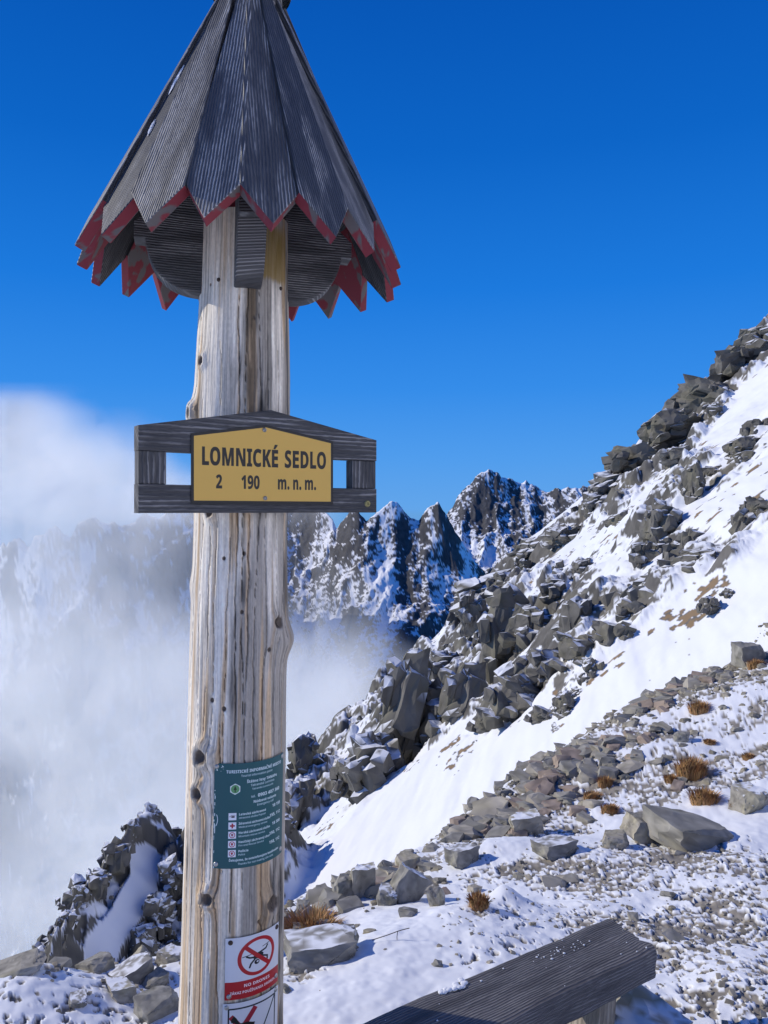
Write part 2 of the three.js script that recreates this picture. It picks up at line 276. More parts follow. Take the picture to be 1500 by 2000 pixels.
// ---------------------------------------------------------------- cloud filling the valley: thin veils of droplets through its whole depth
{
  const geos = [], N = 13;
  const right = [[-400, 2000], [780, 760], [860, 640], [950, 690], [1000, 760], [1060, 795], [1150, 800], [1250, 790], [1320, 770], [1400, 720], [1480, 640], [1560, 590], [2000, 560]];
  const top = [[-700, 700], [0, 800], [60, 800], [120, 850], [200, 885], [260, 900], [330, 940], [420, 990], [520, 1010], [600, 1040], [680, 1090], [740, 1150], [780, 1250], [900, 1500]];
  for (let s = 0; s < N; s++) {
    const D = 130 * Math.pow(8.6, s / (N - 1)), nU = 90, nV = 80, p = [], c = [], idx = [];
    for (let j = 0; j < nV; j++) for (let i = 0; i < nU; i++) {
      const u = lerp(-.8, .06, i / (nU - 1)), t = lerp(-.66, .17, j / (nV - 1)), px = u * F + 750, py = 1000 - t * F;
      const d0 = D * (1 - 2.4 * (u + .2)), bump = fbm3(u * 7, t * 8, s * .8, 3);
      const d = d0 * (1 + .16 * bump), x = u * d, y = t * d;
      const q = fbm3(u * 5.5 + s * .37, t * 6.5 - s * .2, s * .42 + 3, 5), big = fbm3(u * 2.2 + 4, t * 2.6, s * .13 + 9, 3);
      const edge = Math.min((interp(right, py) - px) / 120, (py - interp(top, px)) / 110);
      let a = sstep(-.4, .95, edge + q * 2.3 + big * 1.3);
      const veil = .66 + 1.3 * q + 1.1 * big - .5 * sstep(990, 1040, py) * (1 - sstep(1130, 1330, py)) * (px < 620 ? 1 : .4) - .5 * sstep(120, -40, px) * sstep(1420, 1520, py) * (1 - sstep(1640, 1760, py));
      a *= clamp(veil + .35 * sstep(1300, 1600, py), .0, 1);
      a *= sstep(-.8, -.66, u) * sstep(.17, .13, t);
      p.push(x, y, -d); c.push(1, 1, 1, a);
    }
    for (let j = 0; j < nV - 1; j++) for (let i = 0; i < nU - 1; i++) { const A = j * nU + i, C = A + nU; idx.push(A, A + 1, C, A + 1, C + 1, C); }
    const g = new THREE.BufferGeometry(); g.setAttribute('position', new THREE.Float32BufferAttribute(p, 3)); g.setAttribute('color', new THREE.Float32BufferAttribute(c, 4)); g.setIndex(idx); g.computeVertexNormals();
    const nv = g.attributes.normal, w = new THREE.Vector3(); for (let i = 0; i < nv.count; i++) { w.fromBufferAttribute(nv, i); if (w.z < 0) w.negate(); w.multiplyScalar(.55).add(SUN).add({ x: 0, y: 0, z: .55 }).normalize(); nv.setXYZ(i, w.x, w.y, w.z); }
    geos.push(g);
  }
  const m = new THREE.Mesh(mergeGeometries(geos), new THREE.MeshPhysicalMaterial({ color: new THREE.Color(.8, .805, .81), vertexColors: true, transparent: true, opacity: .25, roughness: 1, side: THREE.DoubleSide, transmission: .12, thickness: 0, specularIntensity: 0, depthWrite: false }));
  put(m, 'cloud_bank', 'pale cloud drifting up out of the valley', 'cloud', null, 'stuff');
}

// ---------------------------------------------------------------- rocks: hulls cut by random planes, then roughened
function block(r, sx, sy, sz) {                                              // an irregular broken block: corners knocked off, faces skewed
  const p = [], kx = (r() - .5) * .5, kz = (r() - .5) * .5;
  for (const a of [-1, 1]) for (const b of [-1, 1]) for (const c of [-1, 1]) {
    const cutc = r(), x = a * (1 - .45 * r()), y = b * (1 - .4 * r()), z = c * (1 - .45 * r());
    if (cutc < .45) p.push([x * (.25 + .5 * r()), y, z], [x, y * (.3 + .5 * r()), z * (.6 + .4 * r())], [x * .9, y * (.5 + .4 * r()), z * (.3 + .4 * r())]); else p.push([x, y, z]);
  }
  for (let i = 0; i < 4; i++) { const a = r() * 6.283, b = r() * 2 - 1, q = Math.sqrt(1 - b * b) * 1.02; p.push([Math.cos(a) * q, b * 1.05, Math.sin(a) * q]); }
  const g = new ConvexGeometry(p.map(([x, y, z]) => new THREE.Vector3((x + kx * y) * sx, y * sy, (z + kz * y) * sz))); g.deleteAttribute('normal'); return g;
}
function roughen(g, edge, amp, freq, o) {
  if (edge) { const t = new TessellateModifier(edge, 6); g = t.modify(g); }
  const P = g.attributes.position;
  for (let i = 0; i < P.count; i++) { const x = P.getX(i), y = P.getY(i), z = P.getZ(i), f = freq; P.setXYZ(i, x + amp * fbm3(x * f + o, y * f, z * f, 3), y + amp * .8 * fbm3(x * f + o + 31, y * f, z * f, 3), z + amp * fbm3(x * f + o + 57, y * f, z * f, 3)); }
  return g;
}
function cragGeo(seed, n, edge, opt) {                                        // a fractured crag: upright slabs with smaller blocks broken off round them
  const r = rng(seed), parts = [], e = new THREE.Euler(), q = new THREE.Quaternion(), one = new THREE.Vector3(1, 1, 1), yaw = r() * 3;
  parts.push(block(r, .5, .72, .46));
  for (let i = 0; i < n; i++) {
    const big = i < n * .22, a = r() * 6.283, rad = (big ? .4 : .78) * Math.sqrt(r()), x = Math.cos(a) * rad, z = Math.sin(a) * rad, roof = 1 - .95 * rad * rad, s = big ? 1 : .3 + .45 * r();
    const sy = big ? .34 + .26 * r() : .24 * s + .14 * r(), y = big ? Math.min(roof - sy * .7, -.25 + .8 * r()) : lerp(-.75, roof - sy, Math.pow(r(), .7));
    const g = block(r, (.24 + .24 * r()) * (big ? 1 : s * .95), sy, (.24 + .24 * r()) * (big ? 1 : s * .95));
    e.set((r() - .5) * .8, yaw + (r() - .5) * 1.4, (r() - .5) * .8); g.applyMatrix4(new THREE.Matrix4().compose(new THREE.Vector3(x, y, z), q.setFromEuler(e), one)); parts.push(g);
  }
  const g = roughen(roughen(mergeGeometries(parts), edge, .11, 1.9, seed), 0, .085, 7, seed + 3); g.computeVertexNormals();
  return tint(g, opt.snow, opt.tone, opt.lichen, seed * 1.7, opt.scale);
}
function rockGeo(seed, edge, { snow = 0, tone, lichen = .3, scale = 1, amp = .07 } = {}) {
  const r = rng(seed); let g = roughen(block(r, .95, .8, .9), edge, amp, 2.6, seed);
  g = edge ? roughen(g, 0, amp * .35, 9, seed + 5) : g;
  g = edge ? toCreasedNormals(g, .42) : (g.computeVertexNormals(), g);
  return tint(g, snow, tone, lichen, seed * 1.3, scale);
}
function tint(g, snow, tone, lichen, o, scale) {
  const P = g.attributes.position, Nn = g.attributes.normal, col = new Float32Array(P.count * 3);
  for (let i = 0; i < P.count; i++) {
    const x = P.getX(i) * scale + o, y = P.getY(i) * scale, z = P.getZ(i) * scale, f = fbm3(x * 3, y * 3, z * 3, 4), f2 = fbm3(x * 11, y * 11, z * 11, 2), l = sstep(.05, .35, fbm3(x * 1.4 + 9, y * 1.4, z * 1.4, 3)) * lichen;
    const v = .85 + f * .55 + f2 * .45; let c = [tone[0] * v * lerp(1, 1.15, l), tone[1] * v * lerp(1, 1.12, l), tone[2] * v * lerp(1, .75, l)];
    if (snow > 0) { const b = sstep(-.02, .05, Nn.getY(i) - (1.02 - snow) - f * .7 - f2 * .3); c = c.map((s, j) => lerp(s, SNOW[j], b)); }
    col.set(c, i * 3);
  }
  g.setAttribute('color', new THREE.BufferAttribute(col, 3)); return g;
}
const rockMat = mat({ vertexColors: true, roughness: .93 });

// crags on the mountainside: picture column and row of the foot, width, height, lean, label
const CR = 'dark angular crag jutting out of the snowy mountainside';
const crags = [
  [792, 1470, 118, 225, .22, 'tall leaning rock tower standing beside the cloud at the slope edge'], [735, 1540, 90, 170, .25], [690, 1540, 60, 90, .2], [596, 1545, 84, 110, .1, 'squat snow-dusted rock tower low on the slope behind the post'], [570, 1610, 60, 120, .1], [850, 1415, 90, 140, .2], [905, 1405, 80, 150, .25], [870, 1330, 70, 90, .1],
  [925, 1240, 60, 96, .1, 'pointed dark rock tooth on the slope skyline above a snow patch'], [985, 1280, 84, 170, .15], [955, 1175, 90, 70, .3], [1000, 1150, 60, 50, .2], [1040, 1265, 70, 110, .1], [1090, 1180, 70, 70, .1, 'broad grey crag block with blunt top in the middle of the slope'], [1140, 1250, 66, 120, .05], [1010, 1395, 96, 90, .3], [960, 1430, 70, 60, .3], [1080, 1330, 90, 90, .3], [1150, 1300, 90, 80, .3], [1210, 1265, 70, 80, .3], [1250, 1210, 60, 60, .2],
  [1105, 1398, 54, 48, .1, 'blocky grey boulder stuck in the snow below the rock band'], [1062, 1414, 52, 44, .4], [1390, 1198, 46, 42, .1, 'lone dark boulder on the open snow slope'], [1424, 1166, 20, 22, 0], [1290, 1060, 76, 100, -.1, 'upright dark rock tower amid the upper snowfield'], [1265, 1110, 54, 70, 0], [1355, 985, 46, 84, 0, 'slim upright rock pillar beside a wind-scooped snow hollow'], [1392, 940, 36, 40, 0], [1315, 1130, 90, 70, .1], [1370, 1110, 80, 50, .2],
  [1195, 970, 76, 80, .3], [1245, 925, 84, 74, .3], [1310, 865, 96, 80, .3], [1370, 800, 90, 80, .3], [1432, 735, 86, 80, .3], [1484, 690, 76, 70, .3], [1170, 1000, 50, 60, .3], [1100, 1050, 50, 36, .3], [1452, 890, 60, 46, .2], [1484, 1012, 60, 46, .2], [1484, 850, 46, 50, .1], [1044, 1078, 60, 36, .3], [1330, 905, 60, 50, .2], [1150, 1120, 50, 40, .2], [1220, 1030, 60, 40, .3], [940, 1456, 20, 14, .2], [1090, 1424, 26, 14, .5], [1160, 1330, 40, 60, .4], [1130, 1360, 26, 30, .4],
];
const cragLook = { snow: .24, tone: [.15, .141, .124], lichen: .45, scale: 1.6 };
const cragGeos = [1, 2, 3, 4, 5, 6].map((k) => cragGeo(k * 77, 30, .26, cragLook)), smallCragGeos = [1, 2, 3, 4, 5].map((k) => cragGeo(k * 91 + 5, 11, .45, cragLook));
{
  const r = rng(5);
  crags.forEach(([px, py, w, h, lean, label], i) => {
    const [x, d] = onSlope(px, py), k = d / F, W = w * k * (label ? .66 : .9), H = h * k * (label ? .62 : .6), m = new THREE.Mesh(cragGeos[i % 6], rockMat);
    m.scale.set(W, H, W * (1.0 + .5 * r())); m.rotation.set((r() - .5) * .2, r() * .9 - .45 + (r() < .5 ? Math.PI : 0), -lean); m.position.set(x, slopeS(x, d) + H * (label ? .55 : .3), -d);
    put(m, w < 56 && h < 56 ? 'boulder' : 'rock_crag', label || (w < 30 ? 'small dark stone half buried in the snow slope' : CR), w < 56 && h < 56 ? 'boulder' : 'crag', w < 30 ? 'stones on the snow slope' : 'crags of the mountainside');
  });
  // lesser crags filling the rock bands
  let made = 0;
  for (let tries = 0; made < 80 && tries < 20000; tries++) {
    const px = 545 + 960 * r(), py = 640 + 960 * r(), [x, d] = onSlope(px, py), u = x / d; if (d > interp(spurEnd, u) + 1.5 || d < 12 || planAt(x, d) < .55) continue;
    const s = (.4 + .75 * r() * r()) * Math.sqrt(d / 40), m = new THREE.Mesh(smallCragGeos[made % 5], rockMat); m.scale.set(s * 1.15, s * (.8 + .7 * r()), s * (.9 + .5 * r())); m.rotation.set((r() - .5) * .3, r() * 6.28, -.15 - .3 * r()); m.position.set(x, slopeS(x, d) + s * .1, -d);
    put(m, 'rock_crag', 'small broken crag of dark rock among the taller crags of the mountainside', 'crag', 'small crags in the rock bands'); made++;
  }
  for (let k = 0, tries = 0; k < 120 && tries < 6000; tries++) {
    const x = -6.6 + 4.2 * r(), d = 12 + 7.5 * r(), y = coarse(x, d); if (spurHeight(x, d) < slopeS(x, d) + .2) continue;
    if (Math.abs(x + 5.16 + (16.5 - d) * .08) < .36 && d < 17.4) continue;
    const s = .2 + .36 * r() * r(), m = new THREE.Mesh(smallCragGeos[k % 5], rockMat); m.scale.set(s, s * (.9 + .6 * r()), s); m.rotation.set((r() - .5) * .4, r() * 6.28, -.3 * r()); m.position.set(x, y + s * .25, -d);
    put(m, 'rock_crag', 'small snow-flecked rock on the flank of the left spur', 'crag', 'small rocks of the left spur'); k++;
  }
  // the spur at the left: x, d, height of the foot, width, height, lean
  [[-5.5, 17.9, -7.9, .5, .95, 0, 'highest snow-dusted rock knob of the spur left of the post'], [-5.68, 17.2, -8.0, .42, .8, .3], [-5.8, 16.5, -8.0, .42, .75, .3], [-5.92, 15.8, -8.1, .42, .75, .3], [-6.02, 15.1, -8.2, .42, .8, .3], [-6.0, 14.4, -8.3, .4, .8, .3], [-5.9, 13.7, -8.4, .4, .75, .3], [-5.75, 13.1, -8.5, .36, .7, .3], [-4.5, 16.6, -8.3, .5, .8, .4], [-4.65, 15.8, -8.6, .5, .8, .4], [-4.75, 15, -8.9, .5, .7, .4], [-4.4, 17.5, -8.3, .34, .95, .1], [-4.9, 14.3, -9.1, .45, .7, .4], [-5.0, 13.6, -9.3, .4, .6, .4], [-5.75, 12.4, -8.05, .2, .5, 0, 'small dark rock fin at the foot of the left spur'], [-3.6, 16.4, -8.6, .6, .9, .3], [-3.8, 15, -9.2, .6, .8, .3]].forEach(([x, d, y, w, h, lean, label], i) => {
    const m = new THREE.Mesh(cragGeos[(i + 2) % 6], rockMat); m.scale.set(w * .7, h * .72, w * .8); m.rotation.set(0, i * 1.3, -lean); m.position.set(x, y + h * .5, -d);
    put(m, 'rock_crag', label || 'snow-speckled black crag on the rock spur left of the post', 'crag', 'crags of the left spur');
  });
}

// boulders and stones on the saddle
const stoneTone = [[.36, .335, .28], [.31, .295, .255], [.41, .375, .31], [.27, .26, .235], [.38, .30, .24]];
const boulderGeos = [11, 12, 13, 14, 15, 16, 17].map((k, i) => rockGeo(k * 31, .16, { snow: i % 3 ? .0 : .12, tone: stoneTone[i % 4], lichen: .35, scale: .9, amp: .12 }));
function boulder(px, py, wpx, hpx, g, label, opt = {}) {
  const [x, d] = hit(px, py), k = d / F, w = wpx * k * .56, h = hpx * k * .6, m = new THREE.Mesh(boulderGeos[g % 7], rockMat);
  m.scale.set(w, h, w * (opt.deep || .8)); m.rotation.set(opt.rx || 0, opt.ry ?? px * .37, opt.rz || 0); m.position.set(x, ground(x, d) + h * (opt.up ?? .45), -d - w * .3);
  put(m, 'boulder', label, 'boulder', opt.group); return m;
}
boulder(1368, 1650, 190, 70, 1, 'large flat grey boulder with a rounded back beside dry grass', { ry: .4, rz: -.22, up: .22 });
boulder(1265, 1645, 90, 60, 2, 'pale buff slab leaning against the large flat boulder', { ry: .3, rz: -.3 });
boulder(1030, 1632, 66, 56, 0, 'pale square block standing on the snow beside the stony crest', { ry: .2 });
boulder(1088, 1672, 84, 40, 3, 'low rounded grey boulder on the gravel with blue shadow', { ry: .5 });
boulder(1205, 1655, 52, 34, 2, 'small pale boulder on trodden gravel near the flat boulder');
boulder(1466, 1585, 60, 60, 0, 'pale boulder half hidden behind dry grass clump at the crest');
boulder(1470, 1300, 64, 60, 1, 'grey pyramid-shaped boulder at the top of the stony crest', { ry: .2 });
boulder(628, 1880, 150, 56, 3, 'broad low grey boulder in the snow right of the post', { ry: .2, rz: .08 });
boulder(672, 1755, 46, 60, 1, 'pointed upright stone in the stone pile', { rz: .2 });
boulder(708, 1752, 52, 84, 0, 'tallest upright stone of the stone pile', { ry: .3, rz: -.15 });
boulder(800, 1760, 64, 84, 3, 'long grey stone tilted on end at the side of the stone pile', { rz: -.6, ry: .2 });
boulder(622, 1792, 34, 34, 2, 'small square stone above the olive grass hummock');
boulder(590, 1790, 34, 30, 1, 'squat stone next to the square one above the grass hummock');
boulder(852, 1770, 36, 52, 4, 'small reddish stone standing alone in smooth snow', { rz: .2 });
boulder(905, 1690, 64, 50, 3, 'dark wedge-shaped boulder in the stony crest', { ry: .6 });
boulder(795, 1700, 50, 36, 2, 'pale cube-like stone low on the stony crest');
boulder(1332, 1450, 30, 26, 1, 'small grey stone on the snow above the red-brown grass');
boulder(760, 1765, 60, 40, 3, 'flat stone lying at the foot of the stone pile');
boulder(185, 1900, 70, 40, 1, 'tilted grey slab at the saddle edge left of the post', { rz: .4, up: .3 });
boulder(30, 1905, 100, 26, 4, 'long brown slab with snow piled against it', { rz: .3, ry: .2, up: .1 });
boulder(255, 1915, 84, 46, 3, 'dark cracked slab leaning among rubble left of the post', { rz: .3, ry: .7, up: .3 });
boulder(305, 1985, 90, 56, 1, 'grey boulder with a pale broken edge at the foot of the post', { ry: .9, up: .3 });
boulder(272, 1885, 40, 36, 2, 'pale wedge stone propped between dark slabs', { rz: .7, up: .3 });
boulder(330, 1880, 50, 30, 0, 'rough grey stone close behind the post', { up: .3 });
boulder(235, 1950, 64, 36, 0, 'lichen-grey rounded stone among the left rubble', { up: .3 });
boulder(150, 1965, 50, 22, 3, 'flat dark stone sunk in drifted snow', { up: .2 });
boulder(300, 1930, 50, 34, 1, 'angular grey stone between the cracked slab and the post', { up: .3 });
boulder(470, 1880, 130, 60, 3, 'boulder mostly hidden behind the post', { up: .4 });
{
  const r = rng(99), geos = []; for (let i = 0; i < 10; i++) geos.push(rockGeo(500 + i * 7, .7, { tone: stoneTone[i % 5], lichen: .3, scale: .7, amp: .22 }));
  const list = [];
  for (let tries = 0; list.length < 2100 && tries < 60000; tries++) {
    const d = 2.4 + 10.5 * Math.sqrt(r()), u = -.52 + 1.06 * r(), x = u * d, e = d - interp(brink, x);
    if (e > .5) continue;
    const crest = Math.exp(-((e + .8) ** 2) / .8) * (.2 + .8 * sstep(-.25, .2, fbm2(x * 1.6, d * 1.6, 2, 77))), b = bareness(x, d), want = Math.max(crest, b * b * .35) + .003;
    if (r() > want || ground(x, d) < -4) continue;
    const size = (.014 + .085 * Math.pow(r(), 4.2)) * (.55 + .75 * crest) * (d < 4 ? .8 : 1.15);
    list.push({ x, d, size, seen: size / d, g: Math.floor(r() * 10), q: [r() * 6.28, r() * .8 - .4, r() * .8 - .4], s: [.8 + .6 * r(), .4 + .5 * r(), .7 + .5 * r()] });
  }
  list.sort((a, b) => b.seen - a.seen);
  const place = (o, t) => { o.position.set(t.x, ground(t.x, t.d) + t.size * .04, -t.d); o.rotation.set(t.q[1], t.q[0], t.q[2]); o.scale.set(t.size * t.s[0], t.size * t.s[1], t.size * t.s[2]); };
  list.slice(0, 280).forEach((t) => { const m = new THREE.Mesh(geos[t.g], rockMat); place(m, t); put(m, 'stone', 'angular grey stone lying loose on the stony crest of the saddle', 'stone', 'loose stones of the crest'); });
  const rest = list.slice(280), dummy = new THREE.Object3D(), im = new THREE.InstancedMesh(geos[1], mat({ vertexColors: true, roughness: .93 }), rest.length), c = new THREE.Color();
  rest.forEach((t, i) => { place(dummy, t); dummy.updateMatrix(); im.setMatrixAt(i, dummy.matrix); const v = .8 + .5 * r(); im.setColorAt(i, c.setRGB(v * 1.05, v, v * .92)); });
  put(im, 'gravel', 'small stones and gravel scattered over the saddle', 'gravel', null, 'stuff');
  const fine = []; for (let tries = 0; fine.length < 1900 && tries < 90000; tries++) { const d = 2.1 + 7 * r() * r(), x = (-.45 + 1.0 * r()) * d, e = d - interp(brink, x); if (e > .1) continue; const b = bareness(x, d); if (r() > b * b * 1.3 + .008) continue; fine.push({ x, d, size: .0035 + .013 * Math.pow(r(), 3), q: [r() * 6.28, r() - .5, r() - .5], s: [1, .5 + .4 * r(), .6 + .4 * r()] }); }
  const gg = rockGeo(911, 0, { tone: stoneTone[1], lichen: .2, amp: 0 }), fm = new THREE.InstancedMesh(gg, rockMat, fine.length);
  fine.forEach((t, i) => { place(dummy, t); dummy.updateMatrix(); fm.setMatrixAt(i, dummy.matrix); const v = .65 + .7 * r(); fm.setColorAt(i, c.setRGB(v * 1.05, v, v * .92)); });
  put(fm, 'fine_gravel', 'fine grit strewn over the trodden snow of the saddle', 'gravel', null, 'stuff');
}

// ---------------------------------------------------------------- dry grass
function tuftGeo(seed, n, spread, hgt, lean) {
  const r = rng(seed), p = [], c = [], nn = [];
  for (let i = 0; i < n; i++) {
    const a = r() * 6.283, q = Math.sqrt(r()) * spread, bx = Math.cos(a) * q, bz = Math.sin(a) * q, H = hgt * (.55 + .5 * r()) * (1 - .35 * q / spread), out = .25 + .5 * r(), tx = bx * (1 + out) + lean * H + (r() - .5) * H * .5, tz = bz * (1 + out) + (r() - .5) * H * .5, w = .002 + .002 * r(), ca = Math.cos(a + 1.57) * w, sa = Math.sin(a + 1.57) * w;
    const mx = bx * .6 + tx * .4 - lean * H * .1, mz = bz * .6 + tz * .4, my = H * .62, v = .6 + .7 * r(), g = .9 + .2 * r(), k = [.42 * v, .24 * v * g, .1 * v];
    p.push(bx - ca, -.02, bz - sa, bx + ca, -.02, bz + sa, mx + ca, my, mz + sa, bx - ca, -.02, bz - sa, mx + ca, my, mz + sa, mx - ca, my, mz - sa, mx - ca, my, mz - sa, mx + ca, my, mz + sa, tx, H * (.8 + .2 * r()), tz);
    for (let j = 0; j < 9; j++) { c.push(...k); nn.push(Math.cos(a) * .6, .7, Math.sin(a) * .6); }
  }
  const g = new THREE.BufferGeometry(); g.setAttribute('position', new THREE.Float32BufferAttribute(p, 3)); g.setAttribute('color', new THREE.Float32BufferAttribute(c, 3)); g.computeVertexNormals(); return g;
}
const grassMat = mat({ vertexColors: true, roughness: .9, side: THREE.DoubleSide });
[[935, 1772, 42, 46, 0, 'ochre grass tuft with a snow cone drifted behind it'], [1350, 1515, 62, 62, .1, 'tall red-brown grass clump bent around a snow drift'], [1376, 1568, 60, 46, 0, 'round brown grass clump above the large flat boulder'], [1366, 1392, 46, 34, 0, 'russet grass clump high on the stony crest'], [605, 1826, 110, 62, 0, 'wide olive-yellow grass hummock right of the post'], [1182, 1535, 30, 30, 0, 'small brown grass tuft on a snow hump at mid crest'], [1155, 1560, 36, 20, .4, 'thin reddish grass strip lying along a snow drift'], [1190, 1585, 34, 24, .2, 'flattened brown grass tuft below the mid-crest hump'], [1476, 1305, 34, 30, 0, 'pale grass tuft against the pyramid boulder'], [1386, 1452, 24, 14, 0, 'tiny brown tuft beside the small grey stone'], [1462, 1482, 24, 18, 0, 'little brown tuft alone in the snow right of the tall clump'], [1438, 1580, 26, 30, 0, 'red-brown tuft wedged beside the half hidden pale boulder'], [1312, 1528, 30, 20, 0, 'low brown tuft at the foot of the tall clump']].forEach(([px, py, w, h, lean, label], i) => {
  const [x, d] = hit(px, py), k = d / F, m = new THREE.Mesh(tuftGeo(900 + i, Math.round(240 + w * 7), w * k * .42, h * k * .8, lean), grassMat); m.position.set(x, ground(x, d) - .005, -d); put(m, 'grass_tuft', label, 'grass');
});
{
  const [x, d] = hit(770, 1836), y = ground(x, d);
  const tw = put(new THREE.Group(), 'dry_twig', 'thin dark twig with a side branch poking out of the snow', 'twig'); tw.position.set(x, y, -d); tw.scale.setScalar(.55);
  part(tw, 'stem', new THREE.TubeGeometry(new THREE.CatmullRomCurve3([new THREE.Vector3(-.16, .005, .02), new THREE.Vector3(-.05, .035, .01), new THREE.Vector3(.04, .062, 0), new THREE.Vector3(.11, .075, -.01)]), 16, .003, 6), mat({ color: new THREE.Color(.07, .05, .04), roughness: .9 }));
  part(tw, 'branch', new THREE.TubeGeometry(new THREE.CatmullRomCurve3([new THREE.Vector3(.025, .06, 0), new THREE.Vector3(.02, .03, .01), new THREE.Vector3(.02, -.01, .01)]), 8, .0025, 6), mat({ color: new THREE.Color(.07, .05, .04), roughness: .9 }));
}

// ---------------------------------------------------------------- wood
function dataTex(w, h, f, srgb) { const a = new Uint8Array(w * h * 4); for (let y = 0, o = 0; y < h; y++) for (let x = 0; x < w; x++, o += 4) { const c = f(x / w, y / h); a[o] = clamp(c[0], 0, 1) * 255; a[o + 1] = clamp(c[1], 0, 1) * 255; a[o + 2] = clamp(c[2], 0, 1) * 255; a[o + 3] = 255; } const t = new THREE.DataTexture(a, w, h); t.magFilter = THREE.LinearFilter; t.wrapS = t.wrapT = THREE.MirroredRepeatWrapping; if (srgb) t.colorSpace = THREE.SRGBColorSpace; t.needsUpdate = true; return t; }
const toS = (c) => c.map((v) => v <= 0 ? 0 : Math.pow(v, 1 / 2.2));
// weathered board: u runs along the grain (1 m), v across (.25 m); ridges of late wood stand proud
function boardWood(seed, dark, pale, freq, wear) {
  const grain = (u, v) => { const w = v + .03 * fbm2(u * 2, v * 3, 3, seed) + .006 * fbm2(u * 9, v * 8, 2, seed + 3); const s = Math.sin(w * freq * 6.283 + 1.6 * fbm2(u * 1.2, v * 14, 2, seed + 5)); return .5 + .5 * s; };
  const col = dataTex(512, 512, (u, v) => { const g = grain(u, v), n = fbm2(u * 60, v * 180, 3, seed + 7), m = fbm2(u * 5, v * 9, 4, seed + 8), k = clamp(sstep(.55, .95, g + n * .5) * clamp(wear + m * 2.3, 0, 1) , 0, 1); const v2 = .85 + .4 * n + .35 * m; return toS(dark.map((d, i) => lerp(d * v2, pale[i], k))); }, true);
  const bump = dataTex(512, 512, (u, v) => { const g = grain(u, v) * .8 + .2 * (.5 + fbm2(u * 60, v * 180, 3, seed + 7)); return [g, g, g]; });
  return { map: col, bumpMap: bump };
}
const roofWood = [1, 2, 3].map((k) => mat({ ...boardWood(k * 50, [[.1, .102, .106], [.06, .066, .076], [.13, .128, .125]][k - 1], [.46, .45, .43], 30 + k * 6, [.42, .12, .28][k - 1]), bumpScale: .0017, roughness: .48 }));
const sideWood = mat({ ...boardWood(300, [.035, .035, .037], [.13, .125, .12], 30, .35), bumpScale: .002, roughness: .8 });
const frameWood = mat({ ...boardWood(340, [.085, .083, .083], [.27, .26, .25], 22, .45), bumpScale: .0022, roughness: .82 });
const bracketWood = mat({ ...boardWood(380, [.085, .083, .083], [.27, .262, .25], 40, .4), bumpScale: .0025, roughness: .85 });
const benchWood = mat({ ...boardWood(420, [.105, .1, .1], [.21, .2, .195], 30, .5), bumpScale: .0025, roughness: .75 });
const paint = (seed) => { const t = dataTex(256, 256, (u, v) => { const n = fbm2(u * 9, v * 9, 4, seed), s = fbm2(u * 40, v * 6, 3, seed + 1), worn = sstep(.12, .3, n * .8 + s * .6); return toS([lerp(.21, .12, worn), lerp(.018, .105, worn), lerp(.028, .1, worn)]); }, true); return mat({ map: t, roughness: .75 }); };
const redEdge = paint(700), redUnder = paint(720);

// sorts the faces of an extruded board: 0 front, 1 long sides, 2 back, 3 painted ends; uv in metres along (lu) and across
function sorted(geo, pick, uvOf) {
  const g = geo.index ? geo.toNonIndexed() : geo; g.computeVertexNormals();
  const P = g.attributes.position, N = g.attributes.normal, n = P.count / 3, order = [...Array(n).keys()], slot = order.map((t) => pick(new THREE.Vector3(N.getX(t * 3), N.getY(t * 3), N.getZ(t * 3)), new THREE.Vector3((P.getX(t * 3) + P.getX(t * 3 + 1) + P.getX(t * 3 + 2)) / 3, (P.getY(t * 3) + P.getY(t * 3 + 1) + P.getY(t * 3 + 2)) / 3, (P.getZ(t * 3) + P.getZ(t * 3 + 1) + P.getZ(t * 3 + 2)) / 3)));
  order.sort((a, b) => slot[a] - slot[b]);
  const q = [], uv = [], out = new THREE.BufferGeometry(); let at = 0, cur = -1;
  order.forEach((t, i) => { if (slot[t] !== cur) { if (cur >= 0) out.addGroup(at, i * 3 - at, cur); cur = slot[t]; at = i * 3; } for (let j = 0; j < 3; j++) { const x = P.getX(t * 3 + j), y = P.getY(t * 3 + j), z = P.getZ(t * 3 + j); q.push(x, y, z); uv.push(...uvOf(x, y, z)); } });
  out.addGroup(at, n * 3 - at, cur);
  out.setAttribute('position', new THREE.Float32BufferAttribute(q, 3)); out.setAttribute('uv', new THREE.Float32BufferAttribute(uv, 2)); out.computeVertexNormals(); return out;
}

// ---------------------------------------------------------------- the post with its shingled hat
const PXc = -.404, PZc = -2.0, LEAN = .018;
const post = put(new THREE.Group(), 'trail_post', 'weathered log post under a conical board roof with red zigzag edge', 'signpost');
post.position.set(PXc, -1.75, PZc); post.rotation.z = -LEAN;                 // children below are built in heights above the base
const Y = (h) => h + 1.75;                                                   // height from the eye -> height above the base
const camTurn = 10.4 * Math.PI / 180;                                        // directions on the log are given from the side facing the path
